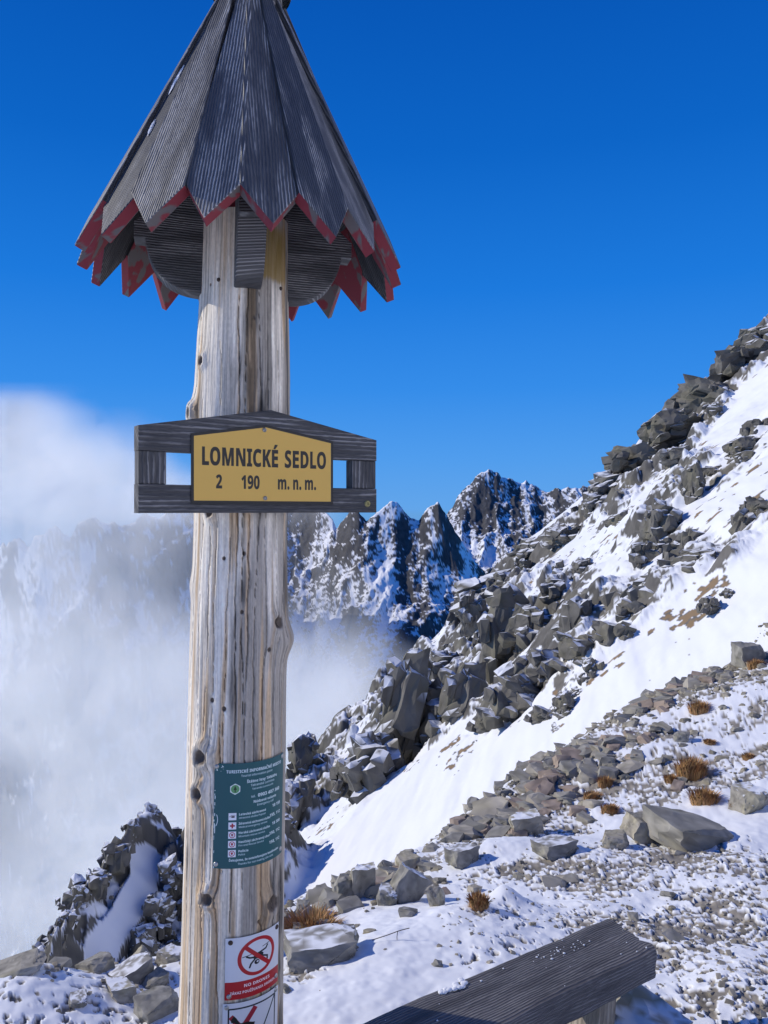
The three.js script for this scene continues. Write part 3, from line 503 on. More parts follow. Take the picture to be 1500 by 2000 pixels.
// knots: turn (deg from facing), height, size, raised; cracks: turn, from, to, half width
const fromPx = (px, py, c, R) => [Math.asin(clamp((px - c) / R, -.98, .98)) * 180 / Math.PI, (1000 - py) / F * 1.9];
const knots = [[403, 703, 480, 92, .011, .4], [382, 803, 474, 95, .015, .8], [540, 1218, 467, 95, .015, .3], [403, 1475, 462, 94, .018, 1], [398, 1547, 461, 94, .015, 1], [411, 1745, 455, 96, .015, .9], [525, 1775, 455, 96, .02, .35], [418, 1365, 464, 94, .006, 0], [440, 1380, 464, 94, .006, 0], [437, 1090, 467, 94, .005, 0], [475, 1080, 467, 94, .005, 0], [473, 1193, 467, 94, .005, 0], [524, 1270, 467, 94, .006, 0], [415, 553, 482, 90, .004, 0], [413, 1000, 470, 94, .013, .5], [501, 1800, 455, 96, .004, 0], [500, 620, 481, 91, .004, 0]].map(([px, py, c, R, s, up]) => [...fromPx(px, py, c, R), s, up]);
const cracks = [[-52, -1.75, .3, .0011], [-38, -1.75, -.02, .0014], [-27, -1.1, .45, .001], [-17, -1.75, -.55, .0022], [-13, -.9, -.03, .0013], [-4, -1.0, .5, .002], [4, -.5, .6, .0012], [10, -.9, -.02, .0018], [20, -.7, .55, .0014], [31, -1.2, .3, .0016], [47, -1.75, .45, .0014], [62, -1.3, .1, .0012], [-68, -1.0, .5, .001], [85, -1.7, .4, .0014], [120, -1.7, .6, .002], [170, -1.5, .6, .002], [-110, -1.5, .6, .002], [-150, -1.7, .5, .0014]];
function logSurface(deg, h) {
  let push = 0, dark = 0, turn = 0, ring = 0;
  for (const [ka, kh, s, up] of knots) {
    const dx = ((deg - ka + 540) % 360 - 180) * Math.PI / 180 * .125, dy = h - kh, r = Math.hypot(dx, dy * .85);
    if (r > s * 7) continue;
    turn += Math.sign(dx) * s * .8 * Math.exp(-(dx * dx / (s * s * 2.2)) - dy * dy / (s * s * 5)) * (1 - Math.exp(-r / s)); 
    const w = r / s * (1 + .12 * vn2(dx * 160 + ka, dy * 160, 7));
    if (up > 0) push += up * .011 * Math.exp(-((w - 1.15) ** 2) / .5) + up * .008 * Math.exp(-w * w / 5);
    if (w < 1) { push -= (.004 + s * .25) * (1 - w * w) * (up ? 1 : 1.2); }
    dark = Math.max(dark, 1 - sstep(.72, 1.02, w)); ring = Math.max(ring, up * Math.exp(-((w - 1.3) ** 2) / .12));
  }
  const along = deg * Math.PI / 180 * .125 + turn; let cr = 0;
  cracks.forEach(([ca, a, b, w], i) => {
    if (h < a - .05 || h > b + .05) return; const wander = ca * Math.PI / 180 * .125 + .006 * vn2(h * 4, i, 21) + .002 * vn2(h * 19, i, 22) + .0008 * vn2(h * 70, i, 23);
    const hw = w * .65 * (1 + .45 * vn2(h * 6, i, 24)) * sstep(a - .05, a + .08, h) * sstep(b + .05, b - .08, h), q = Math.abs(along - wander) / Math.max(hw, 1e-5); cr = Math.max(cr, 1 - sstep(.5, 1.25, q));
  });
  return { push, dark, along, cr, ring };
}
function logRadius(deg, h) {
  let r = interp([[-1.75, .138], [-1.33, .133], [-.9, .1275], [-.5, .1245], [-.25, .1225], [-.03, .119], [.18, .1225], [.35, .121], [.55, .113], [.8, .11]], h);
  const lump = (a, hh, sa, sh, amp) => { const da = (deg - a + 540) % 360 - 180, q = (da / sa) ** 2 + ((h - hh) / sh) ** 2; return q < 8 ? amp * Math.exp(-q) : 0; };
  r += lump(80, -.328, 34, .04, .019) + lump(-84, .245, 30, .06, .008) + lump(-85, -.19, 25, .03, .005) + lump(78, .12, 30, .09, .004) + lump(-75, -1.4, 40, .12, .004) + lump(60, -.2, 40, .1, .003);
  r += .0022 * fbm2(deg / 34, h * 2.2, 2, 25) + .0010 * fbm2(deg / 7, h * 1.6, 3, 26) + .0009 * fbm2(deg / 2.2, h * 5, 2, 27);
  const s = logSurface(deg, h); return r + s.push - s.cr * .012;
}
{
  const TW = 820, TH = 1640, H0 = -1.75, H1 = .75, arr = new Uint8Array(TW * TH * 4), bmp = new Uint8Array(TW * TH * 4);
  for (let j = 0, o = 0; j < TH; j++) for (let i = 0; i < TW; i++, o += 4) {
    const deg = (i + .5) / TW * 360 - 180, h = lerp(H0, H1, (j + .5) / TH), s = logSurface(deg, h), a = s.along;
    const fine = fbm2(a * 420, h * 9, 3, 51), mid = fbm2(a * 110, h * 3, 3, 52), broad = fbm2(a * 22, h * 2.2, 4, 53), speck = fbm2(a * 300, h * 120, 2, 54);
    // weather-bleached silver-cream on the sun side, paler still to paint in sunlight, grey elsewhere; tan where the outer skin is still on
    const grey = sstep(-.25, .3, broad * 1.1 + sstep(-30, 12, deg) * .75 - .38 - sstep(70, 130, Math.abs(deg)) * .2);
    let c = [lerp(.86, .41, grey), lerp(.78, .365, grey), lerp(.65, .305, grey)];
    const tan = sstep(.02, .32, fbm2(a * 46 + 3, h * 1.3, 3, 55) + .18 * sstep(.1, -1.2, h) - .05 - .2 * grey) * .85;
    c = [lerp(c[0], .58, tan), lerp(c[1], .40, tan), lerp(c[2], .22, tan)];
    const blot = sstep(.1, .4, fbm2(a * 40 + 9, h * 5 + 2, 4, 56)) * .5 * (.35 + grey); c = c.map((v) => v * (1 - blot));
    const v = 1 + .36 * fine + .24 * mid + .18 * speck; c = c.map((q) => q * clamp(v, .25, 1.6));
    const hair = sstep(.22, .34, fbm2(a * 260, h * 2.4, 2, 57)) * .3; c = c.map((q) => q * (1 - hair));
    c = c.map((q, k) => lerp(q, [.13, .1, .075][k] * (1 + .5 * fine), s.dark));                        // heartwood of the sawn-off branches; the cracks are grooves without a colour of their own
    if (s.ring > .05) c = c.map((q, k) => lerp(q, [.4, .36, .3][k], s.ring * .5));
    // old ochre trail mark under the roof
    const my = sstep(.575, .592, h + .012 * mid) * sstep(.74, .70, h), mx = sstep(13, 16, deg + 5 * fine) * sstep(66, 60, deg + 6 * mid); const m = my * mx * sstep(-.4, .1, mid + .35); c = [lerp(c[0], .30, m * .8), lerp(c[1], .19, m * .8), lerp(c[2], .03, m * .8)];
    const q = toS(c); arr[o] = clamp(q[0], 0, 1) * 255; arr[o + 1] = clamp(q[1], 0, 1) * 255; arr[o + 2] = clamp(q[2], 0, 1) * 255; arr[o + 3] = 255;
    const b = clamp(.55 + .35 * fine + .35 * mid - hair * .5 - s.dark * .2 * (1 + fine), 0, 1) * 255; bmp[o] = bmp[o + 1] = bmp[o + 2] = b; bmp[o + 3] = 255;
  }
  const T = (a, srgb) => { const t = new THREE.DataTexture(a, TW, TH); t.magFilter = THREE.LinearFilter; t.wrapS = THREE.RepeatWrapping; if (srgb) t.colorSpace = THREE.SRGBColorSpace; t.needsUpdate = true; return t; };
  const degs = []; for (let a = -180; a < -100; a += 3) degs.push(a); for (let a = -100; a < 100; a += .85) degs.push(a); for (let a = 100; a <= 180.01; a += 3) degs.push(Math.min(a, 180)); if (degs[degs.length - 1] < 180) degs.push(180);
  const nA = degs.length, nH = 580, pos = [], uv = [], idx = [];
  for (let j = 0; j <= nH; j++) for (let i = 0; i < nA; i++) { const h = lerp(H0, H1, j / nH), r = logRadius(degs[i] === 180 ? -180 : degs[i], h), a = degs[i] * Math.PI / 180 + camTurn; pos.push(Math.sin(a) * r, Y(h), Math.cos(a) * r); uv.push((degs[i] + 180) / 360, j / nH); }
  for (let j = 0; j < nH; j++) for (let i = 0; i < nA - 1; i++) { const A = j * nA + i, C = A + nA; idx.push(A, A + 1, C, A + 1, C + 1, C); }
  const g = new THREE.BufferGeometry(); g.setAttribute('position', new THREE.Float32BufferAttribute(pos, 3)); g.setAttribute('uv', new THREE.Float32BufferAttribute(uv, 2)); g.setIndex(idx); g.computeVertexNormals();
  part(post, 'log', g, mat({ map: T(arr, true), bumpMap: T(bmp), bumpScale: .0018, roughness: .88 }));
}
// roof boards
{
  const RB = .407, YB = .596, RT = .072, YT = 1.30, nB = 19, slant = Math.hypot(RB - RT, YT - YB), tiltA = Math.atan2(RB - RT, YT - YB), r = rng(17);
  for (let k = 0; k < nB; k++) {
    const w0 = 2 * Math.PI * RB / nB * (1.0 + .04 * (r() - .5)), w1 = 2 * Math.PI * RT / nB * 1.15, notch = .104 + .012 * (r() - .5), th = .024;
    const s = new THREE.Shape(), at = (f) => lerp(w0, w1, f / slant) / 2, skew = (r() - .5) * .02;
    s.moveTo(skew, 0); s.lineTo(at(notch) + .003, notch + skew * .3); s.lineTo(w1 / 2, slant); s.lineTo(-w1 / 2, slant); s.lineTo(-at(notch) - .003, notch - skew * .3); s.closePath();
    const geo = sorted(new THREE.ExtrudeGeometry(s, { depth: th, bevelEnabled: true, bevelThickness: .0018, bevelSize: .0018, bevelSegments: 1 }), (n, c) => n.z > .5 ? 0 : n.z < -.5 ? 2 : c.y < notch + .004 && n.y < -.2 ? 3 : 1, (x, y, z) => [y + k * .37, (x + z) / .25 + k * .31]);
    const b = new THREE.Group(); b.rotation.order = 'YXZ';
    const m = new THREE.Mesh(geo, [roofWood[k % 3], sideWood, k % 4 === 1 ? sideWood : redUnder, redEdge]); m.name = 'roof_board';
    const a = (k + .42) / nB * Math.PI * 2 + camTurn, lift = (k % 2) * .009 + (r() - .5) * .006;
    m.rotation.order = 'YXZ'; m.rotation.set(-tiltA, a, (r() - .5) * .012); m.position.set(Math.sin(a) * (RB - .02 + lift), Y(YB) + (r() - .5) * .012, Math.cos(a) * (RB - .02 + lift)); m.rotation.y = a + .05 + (r() - .5) * .14;
    post.add(m);
  }
  // rime frozen to the weather side of the boards
  const rime = mat({ color: new THREE.Color(.8, .82, .85), roughness: .95 });
  for (const [deg, h, w, l] of [[-48, 1.05, .014, .03], [-78, .95, .012, .045], [-54, .752, .02, .05], [-62, .80, .01, .03], [-44, .90, .008, .016], [-70, .72, .012, .03]]) {
    const a = deg * Math.PI / 180, rr = lerp(RB, RT, (h - YB) / (YT - YB)) + .0095, g = new THREE.IcosahedronGeometry(1, 7), P = g.attributes.position;
    for (let i = 0; i < P.count; i++) { const x = P.getX(i), y = P.getY(i), z = P.getZ(i), f = 1 + .75 * fbm3(x * 2.2 + deg, y * 2.2, z, 4); P.setXYZ(i, x * w * .7 * f, y * l * 1.5 * f, z * .0028 * (1 + .6 * fbm3(x * 5, y * 5, deg, 2))); }
    g.computeVertexNormals(); const m = part(post, 'rime_patch', g, rime); m.rotation.order = 'YXZ'; m.rotation.set(-tiltA, a, .1); m.position.set(Math.sin(a) * rr, Y(h), Math.cos(a) * rr);
  }
  // wooden collar and cap over the board ends
  const lathe = (pts) => new THREE.LatheGeometry(pts.map(([x, y]) => new THREE.Vector2(x, y)), 40);
  const collarWood = mat({ ...boardWood(460, [.09, .088, .085], [.26, .25, .24], 30, .5), bumpScale: .002, roughness: .85 });
  const col = part(post, 'collar', lathe([[.05, Y(1.225)], [.079, Y(1.23)], [.083, Y(1.24)], [.083, Y(1.335)], [.078, Y(1.342)], [.0, Y(1.345)]]), collarWood);
  part(col, 'cap', lathe([[.105, Y(1.346)], [.108, Y(1.356)], [.07, Y(1.40)], [.02, Y(1.45)], [0, Y(1.455)]]), collarWood);
  // inner hoop the boards are nailed to
  const hoop = new THREE.TorusGeometry(.262, .022, 8, 40); hoop.rotateX(Math.PI / 2); hoop.translate(0, Y(.80), 0); part(post, 'hoop', hoop, sideWood);
}
// four brackets carrying the roof
for (let k = 0; k < 4; k++) {
  const s = new THREE.Shape(); const r0 = .10, r1 = .245, yb = .555, yt = .70;
  s.moveTo(r0, yb); s.bezierCurveTo(r0 + .09, yb - .002, r1 - .012, yb + .04, r1, yb + .125); s.lineTo(r1 + .026, yb + .125); s.lineTo(r1 + .026, yb + .16); s.lineTo(r1 - .06, yt + .09); s.lineTo(r0, yt + .12); s.closePath();
  const th = .058, g = sorted(new THREE.ExtrudeGeometry(s, { depth: th, bevelEnabled: true, bevelThickness: .004, bevelSize: .004, bevelSegments: 2, curveSegments: 16 }), () => 0, (x, y, z) => [x + k * .3, (y + z * .12) / .25]);
  g.translate(0, 1.75, -th / 2);
  const m = part(post, 'bracket', g, bracketWood); m.rotation.y = -Math.PI / 2 + 14 * Math.PI / 180 + k * Math.PI / 2;
}
const metal = mat({ color: new THREE.Color(.42, .42, .4), metalness: .85, roughness: .45 }), rust = mat({ color: new THREE.Color(.07, .05, .04), metalness: .4, roughness: .7 });
for (const [deg, h] of [[-34, .572], [52, .568]]) { const a = deg * Math.PI / 180 + camTurn, r = logRadius(deg, h), g = new THREE.SphereGeometry(.005, 10, 6); const m = part(post, 'nail', g, rust); m.position.set(Math.sin(a) * r, Y(h), Math.cos(a) * r); }

// ---------------------------------------------------------------- name sign
const sign = put(new THREE.Group(), 'name_sign', 'yellow LOMNICKÉ SEDLO plate in a gabled grey wooden frame on the post', 'sign');
sign.position.set(-.544, 0, -1.71); sign.rotation.y = Math.atan2(.541, .841);
{
  const W = .62, sh = .189, ap = .247, T = .034;
  const ext = (pts, d = T, b = .0025) => { const s = new THREE.Shape(); pts.forEach(([x, y], i) => i ? s.lineTo(x, y) : s.moveTo(x, y)); s.closePath(); return new THREE.ExtrudeGeometry(s, { depth: d, bevelEnabled: b > 0, bevelThickness: b, bevelSize: b, bevelSegments: 2 }); };
  const horizontal = (g, o) => sorted(g, () => 0, (x, y, z) => [x + o, (y + z) / .25 + o]), upright = (g, o) => sorted(g, () => 0, (x, y, z) => [y + o, (x + z) / .25 + o]);
  const back = (m) => { m.position.z = -T; return m; };
  back(part(sign, 'top_rail', horizontal(ext([[0, .140], [W, .138], [W, sh], [.318, ap], [0, sh + .002]]), .1), frameWood));
  back(part(sign, 'bottom_rail', horizontal(ext([[0, 0], [W, .001], [W, .059], [0, .060]]), .55), frameWood));
  const st = part(sign, 'stile', upright(ext([[.001, .0655], [.0585, .0655], [.0585, .1345], [.001, .1345]], T - .004), .2), frameWood); st.position.z = -T + .001;
  const s2 = part(sign, 'stile', upright(ext([[.552, .0645], [W - .001, .0645], [W - .001, .1325], [.552, .1325]], T - .004), .7), frameWood); s2.position.z = -T + .001;
  // plate: black-edged yellow enamel with the lettering printed on it
  const x0 = .116, x1 = .488, y0 = .020, y1 = .181, ya = .212, cv = document.createElement('canvas'); cv.width = 1490; cv.height = 768; const g = cv.getContext('2d');
  const X = (x) => (x - x0) / (x1 - x0) * 1490, Yc = (y) => 768 - (y - y0) / (ya - y0) * 768;
  g.fillStyle = '#0b0c10'; g.fillRect(0, 0, 1490, 768);
  const b = .0065; g.fillStyle = '#deb04f'; g.beginPath(); g.moveTo(X(x0 + b), Yc(y0 + b)); g.lineTo(X(x1 - b), Yc(y0 + b)); g.lineTo(X(x1 - b), Yc(y1 - b * .85)); g.lineTo(X(.302), Yc(ya - b)); g.lineTo(X(x0 + b), Yc(y1 - b * .85)); g.closePath(); g.fill();
  g.fillStyle = '#15120f'; g.textAlign = 'center'; g.textBaseline = 'alphabetic';
  const line = (txt, cx, by, cap, wid) => { g.save(); g.font = 'bold 200px sans-serif'; const m = g.measureText(txt).width; g.translate(X(cx), Yc(by)); g.scale(wid / (x1 - x0) * 1490 / m, cap / (ya - y0) * 768 / 143); g.fillText(txt, 0, 0); g.strokeStyle = '#15120f'; g.lineWidth = 7; g.strokeText(txt, 0, 0); g.restore(); };
  line('LOMNICKÉ', .2375, .110, .041, .197); line('SEDLO', .410, .110, .041, .118);
  line('2', .183, .056, .031, .016); line('190', .262, .056, .031, .048); line('m. n. m.', .386, .056, .031, .108);
  const t = new THREE.CanvasTexture(cv); t.colorSpace = THREE.SRGBColorSpace; t.magFilter = THREE.LinearFilter;
  const s = new THREE.Shape(); [[x0, y0], [x1, y0], [x1, y1], [.302, ya], [x0, y1]].forEach(([x, y], i) => i ? s.lineTo(x, y) : s.moveTo(x, y)); s.closePath();
  const pg = sorted(new THREE.ExtrudeGeometry(s, { depth: .0025, bevelEnabled: false }), (n) => n.z > .5 ? 0 : 1, (x, y) => [(x - x0) / (x1 - x0), (y - y0) / (ya - y0)]);
  const plate = part(sign, 'plate', pg, [mat({ map: t, roughness: .38 }), mat({ color: 0x0b0c10, roughness: .5 })]); plate.position.z = .0035;
  const screw = (x, y, z, R = .0055, m = metal) => { const h = new THREE.LatheGeometry([[0, .0028], [.0022, .0028], [.0024, .001], [.003, .001], [.0034, .0034], [R * .8, .0028], [R, .0006], [R, 0]].map(([a, c]) => new THREE.Vector2(a, c)), 18); h.rotateX(Math.PI / 2); const k = part(sign, 'screw', h, m); k.position.set(x, y, z); };
  screw(.298, .199, .006); screw(.300, .0335, .006); screw(.593, .022, .0026, .009, mat({ color: new THREE.Color(.3, .27, .12), metalness: .7, roughness: .5 }));
}

// ---------------------------------------------------------------- thin metal plates bent round the post
function bentPlate(name, label, deg0, deg1, h0, h1, tex, tilt, extra) {
  const grp = put(new THREE.Group(), name, label, 'sign'); grp.position.set(PXc + (1.75 + (h0 + h1) / 2) * LEAN, (h0 + h1) / 2, PZc); grp.rotation.z = -LEAN + tilt;
  const n = 24, hh = (h1 - h0) / 2, mid = (h0 + h1) / 2; let R = 0, cnt = 0; for (let a = deg0; a <= deg1; a += 6) for (const y of [h0, mid, h1]) { R += logRadius(a, y); cnt++; } R = R / cnt + .003;
  const P = [], U = [], I = [], q = (o) => { for (let j = 0; j <= 1; j++) for (let i = 0; i <= n; i++) { const a = lerp(deg0, deg1, i / n) * Math.PI / 180 + camTurn; P.push(Math.sin(a) * (R + o), lerp(-hh, hh, j), Math.cos(a) * (R + o)); U.push(i / n, j); } };
  q(.0012); q(0);
  const m1 = n + 1; for (let i = 0; i < n; i++) { I.push(i, i + 1, m1 + i, i + 1, m1 + i + 1, m1 + i); }
  const nf = I.length; for (let i = 0; i < n; i++) { const o = 2 * m1; I.push(o + i, o + m1 + i, o + i + 1, o + i + 1, o + m1 + i, o + m1 + i + 1); I.push(i, o + i, i + 1, i + 1, o + i, o + i + 1); I.push(m1 + i, m1 + i + 1, o + m1 + i, m1 + i + 1, o + m1 + i + 1, o + m1 + i); }
  for (const i of [0, n]) { const o = 2 * m1; I.push(i, m1 + i, o + i, m1 + i, o + m1 + i, o + i); }
  const g = new THREE.BufferGeometry(); g.setAttribute('position', new THREE.Float32BufferAttribute(P, 3)); g.setAttribute('uv', new THREE.Float32BufferAttribute(U, 2)); g.setIndex(I); g.addGroup(0, nf, 0); g.addGroup(nf, I.length - nf, 1);
  const flat = g.toNonIndexed(); flat.computeVertexNormals();
  const gn = flat.attributes.normal, gp = flat.attributes.position; for (let i = 0; i < nf; i++) { const x = gp.getX(i), z = gp.getZ(i), l = Math.hypot(x, z); gn.setXYZ(i, x / l, 0, z / l); }
  part(grp, 'plate', flat, [mat({ map: tex, roughness: .42 }), metal]);
  for (const [fx, fy, dark] of extra) { const a = lerp(deg0, deg1, fx) * Math.PI / 180 + camTurn, k = new THREE.LatheGeometry([[0, .003], [.002, .003], [.0045, .0025], [.006, .0006], [.006, 0]].map(([p, c]) => new THREE.Vector2(p, c)), 14); k.rotateX(Math.PI / 2); const s = part(grp, 'screw', k, dark ? rust : metal); s.position.set(Math.sin(a) * (R + .0013), lerp(-hh, hh, fy), Math.cos(a) * (R + .0013)); s.rotation.y = a; }
}
const canvas = (w, h, draw) => { const c = document.createElement('canvas'); c.width = w; c.height = h; draw(c.getContext('2d')); const t = new THREE.CanvasTexture(c); t.colorSpace = THREE.SRGBColorSpace; t.magFilter = THREE.LinearFilter; return t; };
const infoTex = canvas(640, 820, (g) => {
  g.fillStyle = '#0d5257'; g.fillRect(0, 0, 640, 820);
  g.fillStyle = '#dfeaea'; const tx = (s, x, y, px, bold, al = 'left', wid) => { g.font = (bold ? 'bold ' : '') + px + 'px sans-serif'; g.textAlign = al; wid ? g.fillText(s, x, y, wid) : g.fillText(s, x, y); };
  tx('TURISTICKÉ INFORMAČNÉ MIESTO', 345, 76, 34, 1, 'center', 500); tx('Tourist information point', 345, 108, 24, 0, 'center', 300);
  tx('Štátne lesy TANAPu', 395, 160, 30, 1, 'center'); tx('Tatranská Lomnica', 395, 190, 26, 0, 'center'); tx('Tatranská Lomnica 66', 395, 218, 20, 0, 'center'); tx('tel.', 290, 280, 26, 0); tx('0903 407 360', 345, 282, 38, 1); tx('Núdzové volanie', 420, 324, 28, 1, 'center'); tx('Emergency call', 420, 352, 24, 0, 'center');
  g.fillStyle = '#e4ece4'; g.beginPath(); for (let i = 0; i < 6; i++) g.lineTo(165 + 44 * Math.sin(i * 1.047), 200 - 44 * Math.cos(i * 1.047)); g.fill(); g.fillStyle = '#5f9a62'; g.beginPath(); g.arc(165, 200, 33, 0, 7); g.fill(); g.fillStyle = '#12331f'; g.beginPath(); g.moveTo(165, 174); g.lineTo(178, 206); g.lineTo(152, 206); g.fill(); g.fillRect(161, 204, 8, 20);
  const rows = [['Letecká záchranná', 'zdravotná služba Poprad', '18 155'], ['Zdravotná záchranná služba', 'Medical emergency service', '155, 112'], ['Horská záchranná služba', 'Mountain rescue service', '18 300'], ['Hasičský záchranný zbor', 'Fire and Rescue Service', '150, 112'], ['Polícia', 'Police', '158, 112']];
  rows.forEach(([a, b, n], i) => { const y = 386 + i * 72; g.fillStyle = '#e6e8ec'; g.fillRect(118, y, 60, 56); g.fillStyle = '#dfeaea'; tx(a, 196, y + 22, 25, 1, 'left', 270); tx(b, 196, y + 48, 20, 0, 'left', 240); tx(n, 590, y + 14, 34, 1, 'right');
    const c = [148, y + 28]; g.strokeStyle = g.fillStyle = '#a8152a';
    if (i === 0) { g.fillStyle = '#301820'; g.beginPath(); g.ellipse(c[0] + 4, c[1] + 2, 15, 7, 0, 0, 7); g.fill(); g.fillRect(c[0] - 24, c[1] - 2, 24, 4); g.fillRect(c[0] - 14, c[1] - 12, 36, 3); }
    else if (i === 1) { g.fillRect(c[0] - 6, c[1] - 19, 12, 38); g.fillRect(c[0] - 19, c[1] - 6, 38, 12); }
    else { g.beginPath(); g.arc(c[0], c[1], 20, 0, 7); g.lineWidth = 5; g.stroke(); g.fillStyle = i === 2 ? '#96505c' : '#a8303f'; g.beginPath(); g.moveTo(c[0] - 9, c[1] - 10); g.lineTo(c[0] + 9, c[1] - 10); g.lineTo(c[0] + 8, c[1] + 4); g.lineTo(c[0], c[1] + 12); g.lineTo(c[0] - 8, c[1] + 4); g.fill(); } });
  g.fillStyle = '#dfeaea'; tx('Ďakujeme, že netelefonujete bezdôvodne', 350, 764, 25, 1, 'center', 450); tx('Thanks for not making idle calls', 350, 794, 22, 0, 'center', 400);
  g.strokeStyle = '#e8f0ee'; g.lineWidth = 5; g.beginPath(); g.moveTo(24, 400); g.quadraticCurveTo(44, 440, 20, 490); g.stroke();
  const r = rng(3); g.fillStyle = '#dfe6df'; for (let i = 0; i < 26; i++) g.fillRect(r() * 7, r() * 820, 3 + r() * 5, 6 + r() * 18); for (let i = 0; i < 8; i++) g.fillRect(10 + r() * 60, 10 + r() * 60, 3 + r() * 9, 3 + r() * 8);
});
bentPlate('information_plate', 'dark green emergency information plate bent round the post', -23.5, 66, -.868, -.612, infoTex, .0, [[.03, .97], [.96, .97], [.04, .04], [.95, .05]]);
const droneTex = canvas(480, 560, (g) => {
  g.fillStyle = '#d9dbe0'; g.fillRect(0, 0, 480, 560); g.fillStyle = '#b0141f'; g.fillRect(0, 400, 480, 160);
  g.fillStyle = g.strokeStyle = '#14161c'; g.lineCap = 'round'; g.lineWidth = 15; const P = (a) => { g.beginPath(); a.forEach(([x, y], i) => i ? g.lineTo(x, y) : g.moveTo(x, y)); g.stroke(); };
  P([[232, 190], [330, 165], [345, 140]]); P([[250, 215], [190, 205], [165, 190]]); P([[235, 225], [200, 262], [190, 292]]); P([[290, 215], [345, 240], [345, 268]]); g.beginPath(); g.ellipse(262, 206, 46, 24, -.15, 0, 7); g.fill(); g.beginPath(); g.arc(250, 258, 22, 0, 7); g.fill(); g.fillStyle = '#d9dbe0'; g.beginPath(); g.arc(256, 256, 9, 0, 7); g.fill();
  g.lineWidth = 6; P([[300, 136], [378, 118]]); P([[130, 188], [200, 176]]);
  g.strokeStyle = '#b0141f'; g.lineWidth = 30; g.beginPath(); g.ellipse(258, 205, 150, 158, 0, 0, 7); g.stroke(); g.lineCap = 'butt'; g.lineWidth = 34; P([[154, 100], [362, 312]]);
  g.fillStyle = '#f1e9e9'; g.textAlign = 'center'; g.font = 'bold 40px sans-serif'; g.fillText('NO DRONES', 260, 460); g.font = 'bold 34px sans-serif'; g.fillText('ZÁKAZ POUŽÍVANIA DRONOV', 240, 514, 400);
});
bentPlate('drone_ban_sign', 'white and red NO DRONES plate low on the post', -7.5, 57, -1.185, -1.035, droneTex, 0, [[.08, .93, 1], [.94, .94, 1], [.07, .06], [.94, .12]]);
const dogTex = canvas(480, 560, (g) => {
  g.fillStyle = '#d9dbe0'; g.fillRect(0, 0, 480, 560); g.strokeStyle = '#12242e'; g.lineWidth = 12; g.strokeRect(44, 44, 392, 470); g.beginPath(); g.moveTo(430, 50); g.lineTo(190, 470); g.stroke();
  g.lineWidth = 40; g.strokeStyle = '#9c1f33'; g.beginPath(); g.moveTo(60, 100); g.lineTo(250, 330); g.moveTo(250, 60); g.lineTo(70, 300); g.stroke();
  g.fillStyle = '#0e1015'; g.beginPath(); [[62, 128], [84, 96], [104, 118], [128, 160], [190, 158], [225, 172], [246, 176], [238, 210], [256, 270], [246, 285], [228, 232], [200, 212], [158, 224], [160, 282], [142, 284], [132, 220], [104, 290], [90, 286], [108, 200], [92, 152], [66, 148]].forEach(([x, y], i) => i ? g.lineTo(x, y) : g.moveTo(x, y)); g.fill();
});
bentPlate('dog_ban_sign', 'white plate with crossed-out black dog at the foot of the post', -9, 56, -1.37, -1.192, dogTex, 0, [[.06, .95], [.93, .96], [.06, .05], [.94, .05]]);

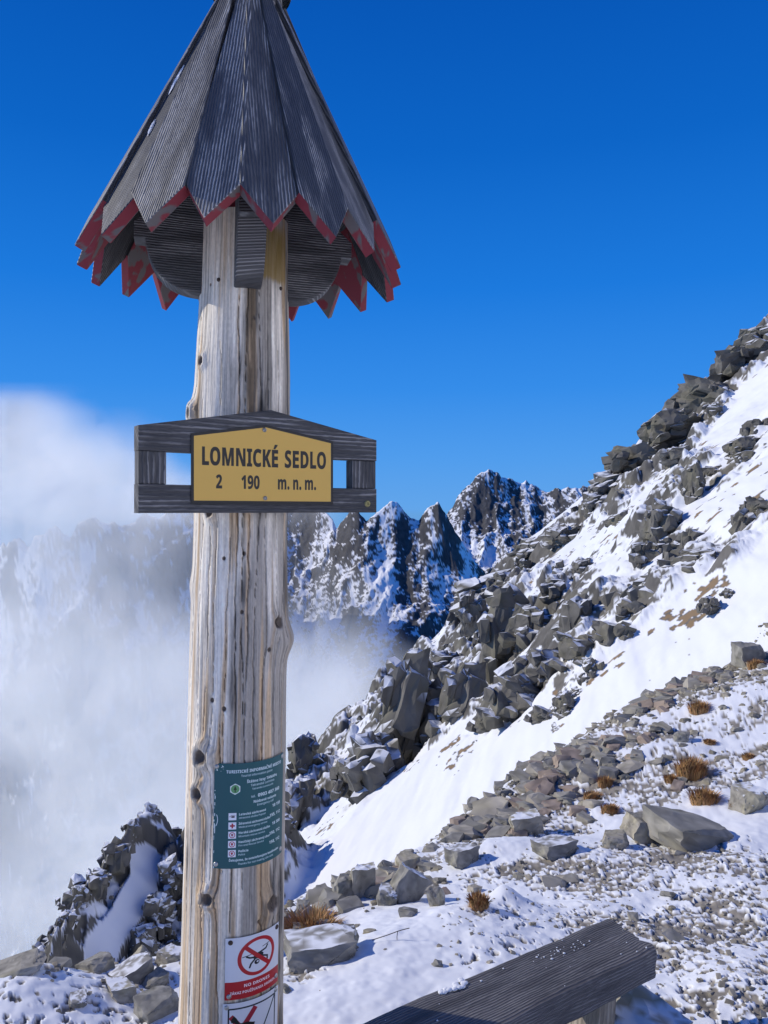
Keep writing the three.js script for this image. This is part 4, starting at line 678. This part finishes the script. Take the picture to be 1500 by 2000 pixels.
// ---------------------------------------------------------------- bench
{
  const bench = put(new THREE.Group(), 'bench', 'dark weathered plank bench dusted with snow in front of the saddle', 'bench');
  const A = new THREE.Vector3(.715, -1.3, -2.47), dir = new THREE.Vector3(-.576, 0, .38).normalize(); bench.position.set(A.x, -1.62, A.z); bench.rotation.y = Math.atan2(-dir.z, dir.x);
  const L = 1.7, Wd = .2, T = .085, nx = 220, nz = 26, ny = 10, g = new THREE.BoxGeometry(L, T, Wd, nx, ny, nz); g.translate(L / 2, .32 - T / 2, Wd / 2);
  const P = g.attributes.position, uv = g.attributes.uv;
  for (let i = 0; i < P.count; i++) {
    let x = P.getX(i), y = P.getY(i), z = P.getZ(i); const endF = sstep(.05, 0, x), edge = .006 * fbm2(x * 9, y * 30, 3, 131);
    uv.setXY(i, x, (z + y) / .25);
    x += endF * (.02 * fbm2(z * 22, y * 26, 3, 132) + .018 * sstep(.0, .12, z) * (z > .14 ? 1 : .4));
    y += .004 * fbm2(x * 5, z * 16, 3, 133) - (x > .62 && x < .66 ? .012 * sstep(.62, .63, x) * sstep(.66, .65, x) * sstep(.05, .0, z) : 0) - .005 * sstep(.012, 0, Math.min(z, Wd - z));
    z += edge * (z < .1 ? -1 : 1); P.setXYZ(i, x, y, z);
  }
  g.computeVertexNormals(); g.scale(1, 1, -1); { const I = g.index.array; for (let i = 0; i < I.length; i += 3) { const t = I[i]; I[i] = I[i + 1]; I[i + 1] = t; } } g.computeVertexNormals(); part(bench, 'seat_plank', g, benchWood);
  const pale = mat({ ...boardWood(470, [.3, .26, .2], [.42, .37, .29], 14, .5), bumpScale: .002, roughness: .8 });
  for (const x of [.22, 1.35]) { const lg = sorted(new THREE.BoxGeometry(.07, .4, .15), () => 0, (a, b, c) => [b, (a + c) / .25]); const m = part(bench, 'leg', lg, pale); m.position.set(x, .03, -.1); m.rotation.z = .12; }
  // crumbs of snow on the plank
  const r = rng(41), bits = []; for (let i = 0; i < 70; i++) { const c = r() < .5, x = c ? .15 + .2 * r() : r() < .3 ? .6 + .09 * r() : r() * 1.2, z = c ? .03 + .05 * r() : (x > .6 && x < .69 ? .03 * r() : r() * .19), s = .001 + .0028 * r() * r() + (x > .6 && x < .69 && z < .03 ? .006 : 0), b = new THREE.IcosahedronGeometry(s, 1); b.scale(1.3, .6, 1); b.translate(x, .322 + .004 * fbm2(x * 5, z * 16, 3, 133), -z); bits.push(b); }
  const dust = part(bench, 'snow_crumbs', mergeGeometries(bits), mat({ color: new THREE.Color(...SNOW), roughness: .9 })); dust.userData.kind = 'stuff';
  const s = new THREE.Mesh(boulderGeos[0], rockMat); s.scale.set(.12, .13, .15); s.rotation.set(0, .6, .1); s.position.set(.76, -1.55, -2.26); put(s, 'boulder', 'dark snow-topped boulder propping up the bench end', 'boulder');
}
scene.traverse((o) => { if (o.isMesh) { o.castShadow = true; o.receiveShadow = true; } });
renderer.render(scene, camera);
